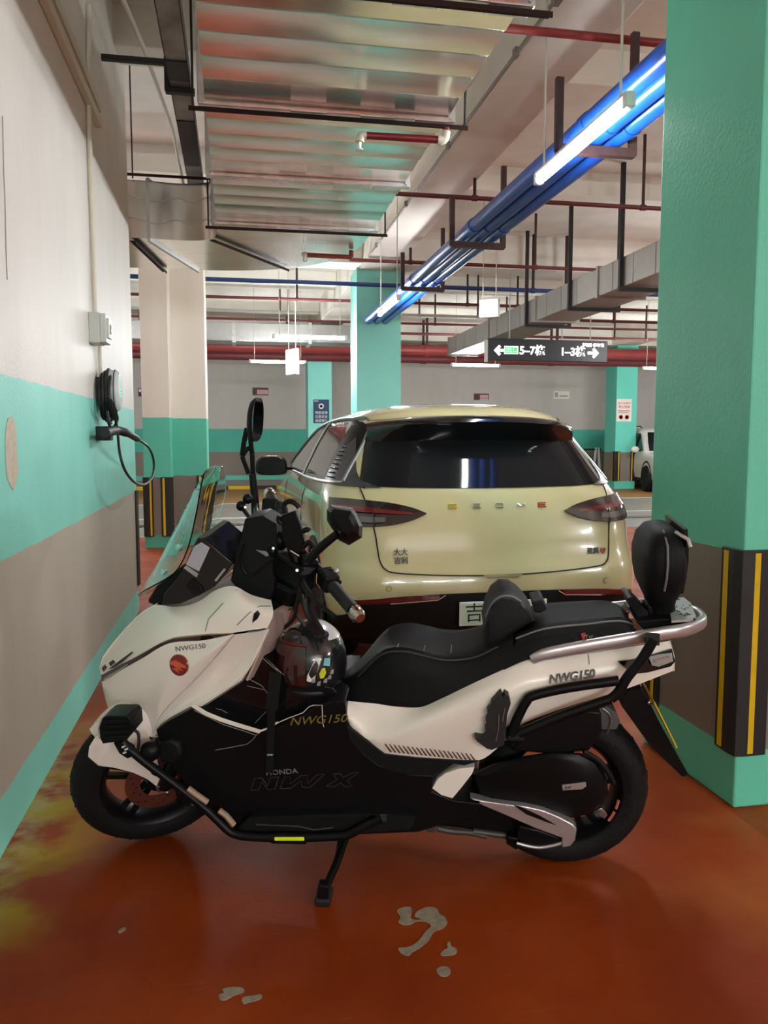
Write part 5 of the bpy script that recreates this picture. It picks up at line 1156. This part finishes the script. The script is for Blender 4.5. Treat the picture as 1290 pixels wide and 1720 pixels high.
# carrier plate and backrest
rk = plate([(1068,1044),(1100,1040),(1168,1038),(1171,1046),(1150,1053),(1085,1062)], -.10, .085, 'rack_block', 'bike_black', 30, .008)
c0 = bk(1145, 1030, .03)
def rackpt(px, py): d = B3 @ ray(px, py); z = c0.z; return _cl + d * ((z - _cl.z) / d.z)
RPL = [(1122,1010),(1148,1006),(1160,1016),(1169,1038),(1160,1044),(1128,1046)]
pla = BP(MB().prism([rackpt(x, y) for x, y in RPL], (0, 0, .006)).tri(), 'carrier_plate', M('carrier_grey', srgb(178, 178, 176), .45, .5), 0)
for k in range(22):
    x, y = 1133 + random.uniform(0, 26), 1019 + random.uniform(0, 20); q = rackpt(x, y) + V((0, 0, .0062)); BP(MB().cyl(q, q + V((0, 0, .0008)), .0022, n=6), 'plate_hole', 'seam_dark', 0, pla)
for x, y in ((1137, 1011), (1155, 1037)): q = rackpt(x, y) + V((0, 0, .006)); b_ = BP(MB().cyl(q, q + V((0, 0, .003)), .010, n=14), 'plate_bolt', 'chrome', 50, pla); BP(MB().cyl(q + V((0, 0, .003)), q + V((0, 0, .004)), .005, n=8), 'plate_bolt', 'seam_dark', 50, pla)
b0 = bk(1101, 1032, 0); b1 = bk(1102, 880, 0); ht = b1.z - b0.z; uc = b0.x
def bring(t, tu, tv, du=0): return [V((uc + du + math.copysign(abs(math.cos(q))**.55, math.cos(q))*tu, math.copysign(abs(math.sin(q))**.55, math.sin(q))*tv, b0.z + ht*t)) for q in [2*math.pi*i/28 for i in range(28)]]
br_ = BP(MB().rings([bring(.0, .030, .045, -.01), bring(.10, .032, .05, -.012), bring(.22, .040, .07, -.005), bring(.36, .052, .11, 0), bring(.52, .060, .128, .0), bring(.70, .060, .13, .003), bring(.86, .052, .118, .003), bring(.96, .038, .09, .0), bring(1.0, .020, .06, -.002)]), 'backrest_pad', 'seat_vinyl', 55)
BP(MB().tube([V((uc + .010, y, b0.z + ht*z)) for y, z in ((.118, .40), (.134, .55), (.136, .70), (.122, .87), (.07, .985), (-.07, .985), (-.122, .87))], .0032, 6), 'backrest_piping', 'stitch', 50, br_)
BP(MB().grid([[V((uc - .045 - .016*math.sin(math.pi*k/4)*.5, y, b0.z + ht*(.35 + .68*k/4))) for y in (-.10, -.05, 0, .05, .10)] for k in range(5)], .01), 'backrest_shell', 'bike_black', 40, br_)
BP(MB().tube([V((uc - .018, .085, b0.z + ht*.985)), V((uc - .045, .11, b0.z + ht*.93)), V((uc - .05, .118, b0.z + ht*.86))], .006, 8), 'backrest_handle', 'bike_silver', 50, br_)
BP(MB().bar(bk(1106, 1045, .0), bk(1106, 1010, 0), .07, .08, (1, 0, 0)), 'backrest_bracket', 'bike_black', 0, bevel=.008)
plate([(1054,1005),(1062,1003),(1080,1018),(1090,1030),(1084,1050),(1072,1040),(1060,1022)], -.05, .05, 'backrest_hinge', 'bike_black', 30, .008)
# ---- seat: rider cushion, lumbar bolster, pillion cushion
def cushion(name, stn, mat, n=28, dish=.0):
    """stations of (bottom, seam, top) pixels with half widths; a closed loft across the scooter"""
    bo = resample([bk(*s[0]) for s in stn], n); se = resample([bk(*s[1]) for s in stn], n); to = resample([bk(*s[2]) for s in stn], n); R = []
    for b, s, t in zip(bo, se, to):
        r = [b, b.lerp(s, .5) + V((0, .006, 0)), s + V((0, .004, -.006)), s + V((0, -.012, .006)), V(((s.x + t.x)/2, s.y*.62, (s.z*.35 + t.z*.65))), V((t.x, 0, t.z - dish))]
        R.append(r + [V((p.x, -p.y, p.z)) for p in reversed(r[:-1])])
    return BP(MB().rings(R), name, mat, 50), bo, se, to
rider = [((575,1178,.10),(578,1150,0.058),(573,1134,.0)), ((600,1180,.115),(600,1136,0.078),(598,1117,.0)), ((640,1184,.13),(640,1099,0.105),(630,1086,.0)), ((680,1187,.14),(676,1093,0.117),(668,1077,.0)), ((712,1188,.145),(711,1100,0.121),(712,1078,.0)), ((742,1174,.148),(742,1107,0.121),(745,1078,.0)), ((776,1157,.15),(774,1107,0.119),(776,1074,.0)), ((803,1144,.15),(803,1101,0.117),(802,1066,.0)), ((832,1131,.15),(830,1088,0.115),(826,1051,.0)), ((862,1118,.15),(862,1073,0.113),(858,1040,.0))]
rs, bo, se, to = cushion('rider_seat', rider, 'seat_vinyl', 36, .006)
BP(MB().tube([p + V((0, .004, -.001)) for p in se[4:34]], .0028, 6), 'seat_piping', M('piping', (.035, .036, .037), .5), 50, rs)
for i, (w0, w1) in ((14, (.0, .42)), (19, (.0, .42)), (24, (.0, .42))):   # cross stitching of the rider cushion
    s_, t_ = se[i], to[i]; P = []
    for k in range(9):
        f = k / 8; y = s_.y*(.80 - .80*f*1.0); e = y / s_.y
        z = (s_.z + .006) + (t_.z - .006 - s_.z)*(1 - e**2)*1.0; P.append(V((s_.x + (t_.x - s_.x)*(1 - e), y, z + .002)))
    BP(MB().tube(P[:6], .0016, 5), 'stitching', 'stitch', 50, rs)
bol = [(815,1086),(811,1060),(816,1036),(827,1014),(842,1003),(860,1003),(876,1012),(890,1028),(898,1042),(880,1052),(852,1070),(830,1084)]
def bolring(k, v): cx_, cy_ = 850, 1048; return [bk(cx_ + (x - cx_)*k, cy_ + (y - cy_)*k, v) for x, y in bol]
bl = BP(MB().rings([mir(bolring(.6, .108)), mir(bolring(.92, .100)), mir(bolring(1, .08)), mir(bolring(.98, .04)), [V((p.x, 0, p.z)) for p in bolring(.97, .02)], bolring(.98, .04), bolring(1, .08), bolring(.92, .100), bolring(.6, .108)]), 'lumbar_bolster', 'seat_carbon', 50)
plate([(818,1044),(829,1036),(831,1060),(820,1076)], .08, .105, 'bolster_hinge', 'bike_satin', 30, .004, bl)
BP(MB().tube(smoothpts([bk(x, y, .085) for x, y in ((816, 1036), (827, 1013), (842, 1002), (860, 1002), (876, 1011))], 4), .003, 6), 'bolster_piping', 'stitch', 50, bl)
pil = [((846,1124,.15),(866,1072,0.105),(882,1047,.0)), ((886,1107,.148),(905,1058,0.105),(914,1034,.0)), ((930,1100,.146),(940,1052,0.103),(946,1029,.0)), ((985,1090,.14),(990,1047,0.098),(995,1026,.0)), ((1035,1081,.13),(1036,1042,0.086),(1036,1026,.0)), ((1058,1074,.11),(1058,1046,0.066),(1052,1033,.0)), ((1066,1066,.08),(1064,1050,0.039),(1058,1040,.0))]
ps_, bo2, se2, to2 = cushion('pillion_seat', pil, 'seat_carbon', 24)
BP(MB().tube([p + V((0, .003, 0)) for p in se2], .0028, 6), 'seat_piping', 'stitch', 50, ps_)
BP(MB().grid([[p + V((0, .006, 0)) for p in bo2], [p.lerp(q, .72) + V((0, .010, 0)) for p, q in zip(bo2, se2)]], .004), 'seat_side_band', 'seat_vinyl', 50, ps_)
plate([(893,1012),(912,1008),(920,1024),(908,1030),(898,1030)], -.05, .05, 'bolster_strap', 'seat_carbon', 30, .005)
btext('Tsr', 982, 1071, 1000, 1068, .147, .017, 'decal_grey'); plate([(976,1066),(984,1064),(982,1074),(979,1074)], .140, .1475, 'seat_tag', 'badge_red', 0)
# ---- black frame guard and folded pillion footpeg
for pts in ([(858, 1234), (870, 1204), (884, 1178), (897, 1168), (955, 1155), (1039, 1143)], [(1098, 1074), (1079, 1106), (1054, 1137), (1039, 1162), (1026, 1174)], [(1026, 1174), (998, 1183), (933, 1206), (872, 1232)]):
    tubep(pts, .0135, 'guard_tube', 'bike_black', .205)
BP(MB().bar(bk(1098, 1074, .205), bk(1094, 1072, .14), .03, .03), 'guard_mount', 'bike_black', 0); BP(MB().bar(bk(866, 1232, .205), bk(862, 1236, .12), .05, .04), 'guard_mount', 'bike_black', 0, bevel=.006)
fp = [(838,1168),(842,1165),(845,1172),(848,1166),(855,1170),(858,1182),(852,1200),(850,1226),(846,1252),(826,1260),(818,1258),(802,1246),(797,1239),(812,1242),(818,1236),(815,1226),(819,1220),(816,1210),(821,1203),(818,1194),(824,1188),(826,1180)]
pg = plate(fp, .19, .225, 'pillion_footpeg', 'black_rubber', 25, .003); 
for pts in ([(838, 1200), (837, 1225), (833, 1245)], [(848, 1190), (844, 1212)]): BP(MB().tube(bks(pts, .228), .0018, 5), 'peg_edge', 'bike_steel', 50, pg)
# ---- engine, drive case, silver guard
ec = [(790,1300),(830,1282),(880,1270),(930,1262),(975,1265),(1003,1280),(1018,1303),(1022,1330),(1012,1352),(990,1368),(955,1374),(905,1364),(850,1352),(806,1346)]
dc = MB(); ering = lambda k, v: [bk(910 + (x - 910)*k, 1318 + (y - 1318)*k, v) for x, y in ec]
dc.rings([ering(1, .05), ering(1, .115), ering(.95, .135), ering(.80, .145)]); dco = BP(dc, 'drive_case', 'bike_black', 35)
plate([(944,1319),(984,1314),(985,1321),(978,1326),(945,1328)], .144, .148, 'case_badge', 'bike_silver', 20, .001, dco); btext('ew', 948, 1323, 966, 1320, .1485, .015, 'badge_black', 'case_lettering', dco, shear=.2)
BP(MB().tube(smoothpts(bks([(980, 1262), (1006, 1278), (1024, 1302), (1030, 1316)], .13), 4), .008, 8), 'case_rib', 'bike_satin', 50, dco)
plate([(858,1262),(880,1235),(930,1210),(985,1192),(1010,1196),(1012,1230),(990,1262),(930,1268)], .0, .12, 'air_box', 'bike_black', 30, .012)
plate([(984,1196),(1002,1190),(1018,1188),(1036,1198),(1042,1212),(1036,1226),(1012,1226),(992,1212)], -.06, .07, 'wheel_hugger', M('dull_grey', (.07, .072, .075), .6), 30, .01)
BP(MB().tube(smoothpts(bks([(1012, 1190), (1022, 1198), (1026, 1212), (1020, 1232)], .075), 4), .0022, 6), 'hugger_wire', 'bike_steel')
plate([(700,1310),(760,1345),(806,1346),(870,1360),(905,1388),(900,1412),(860,1405),(800,1396),(730,1388),(700,1370)], -.10, .10, 'engine_block', 'bike_black', 30, .012)
sg_ = plate([(789,1341),(815,1346),(850,1351),(880,1354),(912,1361),(938,1372),(962,1385),(969,1393),(966,1412),(958,1422),(944,1424),(944,1408),(900,1392),(850,1370),(812,1354)], .13, .165, 'swingarm_cover', 'bike_silver', 30, .006)
plate([(862,1352),(876,1356),(906,1370),(934,1386),(918,1381),(884,1368)], .166, .168, 'cover_slot', 'bike_black', 0, 0, sg_)
plate([(872,1387),(900,1392),(944,1408),(943,1420),(905,1424),(880,1418),(868,1408)], .09, .15, 'lower_case', 'bike_black', 30, .006); tubep([(868, 1416), (892, 1422), (912, 1423), (940, 1417), (960, 1408)], .005, 'lower_case_rim', 'bike_silver', .152)
for pts in ([(735, 1391), (760, 1396), (790, 1398), (818, 1404)], [(795, 1396), (840, 1402), (868, 1405)]): tubep(pts, .010, 'brake_hose', 'dull_metal', .10)
plate([(712,1386),(726,1382),(735,1390),(730,1400),(716,1398)], .02, .11, 'engine_bracket', 'dull_metal', 30, .004); plate([(852,1405),(872,1408),(878,1424),(866,1428),(850,1418)], .05, .13, 'engine_bracket', 'bike_black', 30, .004)
plate([(1003,1360),(1010,1357),(1021,1370),(1016,1376),(1008,1372)], .10, .12, 'valve_cap', 'bike_steel', 30, .002)
plate([(726,1324),(734,1310),(748,1299),(772,1291),(797,1289),(793,1300),(776,1322),(760,1341),(742,1336)], .15, .19, 'heel_guard', 'bike_white', 30, .005)
# ---- rear mudguard flap and number plate
fl0, fl1 = bk(1052, 1165, 0), bk(1152, 1302, 0)
flp = [(1044,1186),(1052,1160),(1078,1156),(1090,1178),(1117,1232),(1157,1302),(1146,1305),(1090,1250),(1060,1208)]
plate(flp, -.07, .07, 'rear_flap', 'bike_black', 30, .006)
BP(MB().bar(bk(1079, 1156, 0) + V((-.012, 0, 0)), bk(1116, 1230, 0) + V((-.012, 0, 0)), .19, .004, (1, 0, 0)), 'number_plate', 'yellow_tape', 0)
BP(MB().ball(bk(1090, 1180, .08), .006, 8, 6), 'plate_bolt', 'bike_steel')
# ---- front crash bar with lamp, side stand
VB = .235
tubep([(206, 1246), (222, 1262), (252, 1286), (300, 1322), (345, 1358), (370, 1382), (392, 1400), (430, 1406), (500, 1407), (560, 1405), (585, 1402), (612, 1388), (640, 1374)], .0125, 'crash_bar', 'bike_black', VB, 12)
BP(MB().bar(bk(640, 1374, VB), bk(640, 1374, .15), .03, .02), 'crash_bar_mount', 'bike_black', 0); BP(MB().bar(bk(330, 1346, VB), bk(330, 1340, .12), .03, .02), 'crash_bar_mount', 'bike_black', 0)
for pts in ([(316, 1324), (330, 1335), (349, 1348)], [(368, 1361), (380, 1370), (393, 1386)]): BP(MB().tube([bk(x, y, VB + .003) for x, y in pts], .0085, 6), 'bar_decal', M('decal_tan', srgb(160, 132, 110), .5))
BP(MB().tube([bk(457, 1407, VB), bk(514, 1408, VB)], .016, 12), 'reflector_clamp', 'bike_black'); BP(MB().bar(bk(461, 1409, VB + .014), bk(511, 1409, VB + .014), .006, .010, (0, 0, 1)), 'lime_reflector', 'lime', 0, bevel=.002)
lc = [(166,1222),(172,1206),(180,1203),(214,1203),(220,1210),(222,1232),(212,1244),(172,1250),(168,1240)]
lampb = plate(lc, .20, .28, 'fog_lamp', 'bike_black', 30, .006)
for k in range(4): plate([(176, 1210 + 9*k), (216, 1208 + 9*k), (216, 1211 + 9*k), (176, 1213 + 9*k)], .28, .285, 'cooling_fin', 'bike_satin', 0, 0, lampb)
plate([(164,1224),(169,1208),(173,1207),(172,1246),(167,1240)], .205, .275, 'lamp_glass', 'lens_clear', 20, 0, lampb)
plate([(190,1248),(204,1246),(222,1256),(224,1270),(214,1275),(200,1266)], .225, .245, 'lamp_bracket', 'bike_black', 30, .003)
for x, y in ((204, 1254), (209, 1258), (206, 1264)): plate([(x, y), (x + 6, y - 2), (x + 6, y + 1), (x, y + 3)], .246, .2475, 'bracket_slot', 'decal_line', 0)
tubep([(222, 1224), (232, 1232), (233, 1250), (230, 1266)], .0045, 'lamp_cable', 'black_rubber', .21, 8)
for x, y, s_ in ((252, 1262, .03), (262, 1294, .016)): BP(MB().ball(bk(x, y, .22), (s_, s_*.8, s_), 12, 8), 'bar_clamp', 'bike_black')
plate([(262,1252),(285,1242),(300,1250),(306,1268),(290,1285),(268,1280)], .10, .20, 'horn', 'bike_satin', 30, .008)
foot = bk(543, 1516, .19); fz = BI @ V((.216, 2.089, .012)); top_ = bk(582, 1403, .14)
BP(MB().tube([top_, top_.lerp(fz, .5), fz + V((0, 0, .02))], [.012, .012, .011], 10), 'side_stand', 'bike_black')
BP(MB().box(fz + V((-.022, -.045, -.010)), fz + V((.022, .020, .014))), 'stand_foot', 'black_rubber', 0, bevel=.006); BP(MB().bar(fz + V((0, 0, .01)), fz + V((-.004, .0, .055)), .03, .03, (0, 1, 0)), 'stand_toe', 'bike_black', 0, bevel=.005)
BP(MB().tube([top_ + V((.02, -.01, -.01)), fz.lerp(top_, .45)], .006, 8), 'stand_spring', 'bike_steel')

# ---------------------------------------------------------------- helmet resting on the scooter's tunnel
M('helmet_black', (.012, .012, .014), .16, coat=.8); M('helmet_grey', srgb(205, 205, 205), .25, coat=.6)
hc = BM @ bk(524, 1108, .03)
he = empty('helmet', hc - V((0, 0, .12)), 0, 'dark open face helmet with stickers resting between handlebar and seat', 'helmet')
he.rotation_euler = (0, 0, 0)
def hl_pt(th, ph, r=1.0):   # th from the crown, ph round it
    return V((.105*r*math.sin(th)*math.cos(ph), .112*r*math.sin(th)*math.sin(ph), .12 + .122*r*math.cos(th)))
n = 36
R = [[hl_pt(math.radians(t), 2*math.pi*k/n) for k in range(n)] for t in (2, 12, 24, 36, 48, 60, 72, 84, 96, 108, 120, 130)]
MB().rings([r[::-1] for r in R], caps=True).build('shell', 'helmet_black', he, smooth=60)
MB().grid([[hl_pt(math.radians(t), math.radians(a), 1.012) for a in range(-60, 121, 10)] for t in (14, 24, 34, 44, 52)], .001).build('pale_crown_panel', 'helmet_grey', he, smooth=60)
def hsurf(px, py):
    o_ = CAMP - V(he.location) - V((0, 0, .12)); d = ray(px, py); s_ = V((1/.105, 1/.112, 1/.122)); o2 = V((o_.x*s_.x, o_.y*s_.y, o_.z*s_.z)); d2 = V((d.x*s_.x, d.y*s_.y, d.z*s_.z))
    a = d2.dot(d2); b = 2*o2.dot(d2); c = o2.dot(o2) - 1.03; D = b*b - 4*a*c
    t = (-b - math.sqrt(max(D, 0)))/(2*a); return o_ + d*t + V((0, 0, .12))
def sticker(pts, name, mat): MB().prism([hsurf(x, y) for x, y in pts], (0, .003, 0)).tri().build(name, mat, he, smooth=0)
sticker([(534,1105),(539,1106),(538,1114),(528,1141),(521,1146),(515,1144),(516,1136),(527,1112)], 'sticker', M('st_white', srgb(225, 222, 215), .4)); sticker([(545,1106),(555,1105),(554,1119),(543,1118)], 'sticker', M('st_cyan', srgb(110, 185, 190), .4))
sticker([(541,1123),(546,1122),(548,1130),(544,1139),(538,1140),(536,1132)], 'sticker', M('st_yellow', srgb(200, 205, 50), .4)); 
for x, y in ((525, 1141), (534, 1146), (545, 1141), (552, 1135), (556, 1126)): sticker([(x, y), (x + 5, y - 2), (x + 4, y + 6), (x - 2, y + 6)], 'sticker', M('st_grey', srgb(150, 148, 145), .4))
vz = [[hl_pt(math.radians(t), math.radians(a), 1.05) for a in range(150, 256, 8)] for t in (58, 72, 86, 100, 112)]
MB().grid(vz, .003).build('visor', M('visor_smoke', (.05, .012, .012), .06, coat=1), he, smooth=60)
MB().tube([hl_pt(math.radians(58), math.radians(a), 1.06) for a in range(150, 256, 8)], .005, 6).build('visor_rim', M('visor_red', (.10, .012, .012), .4), he)
MB().tube([hl_pt(math.radians(128), 2*math.pi*k/24, 1.0) for k in range(24)], .008, 8, closed=True).build('edge_trim', 'black_rubber', he)
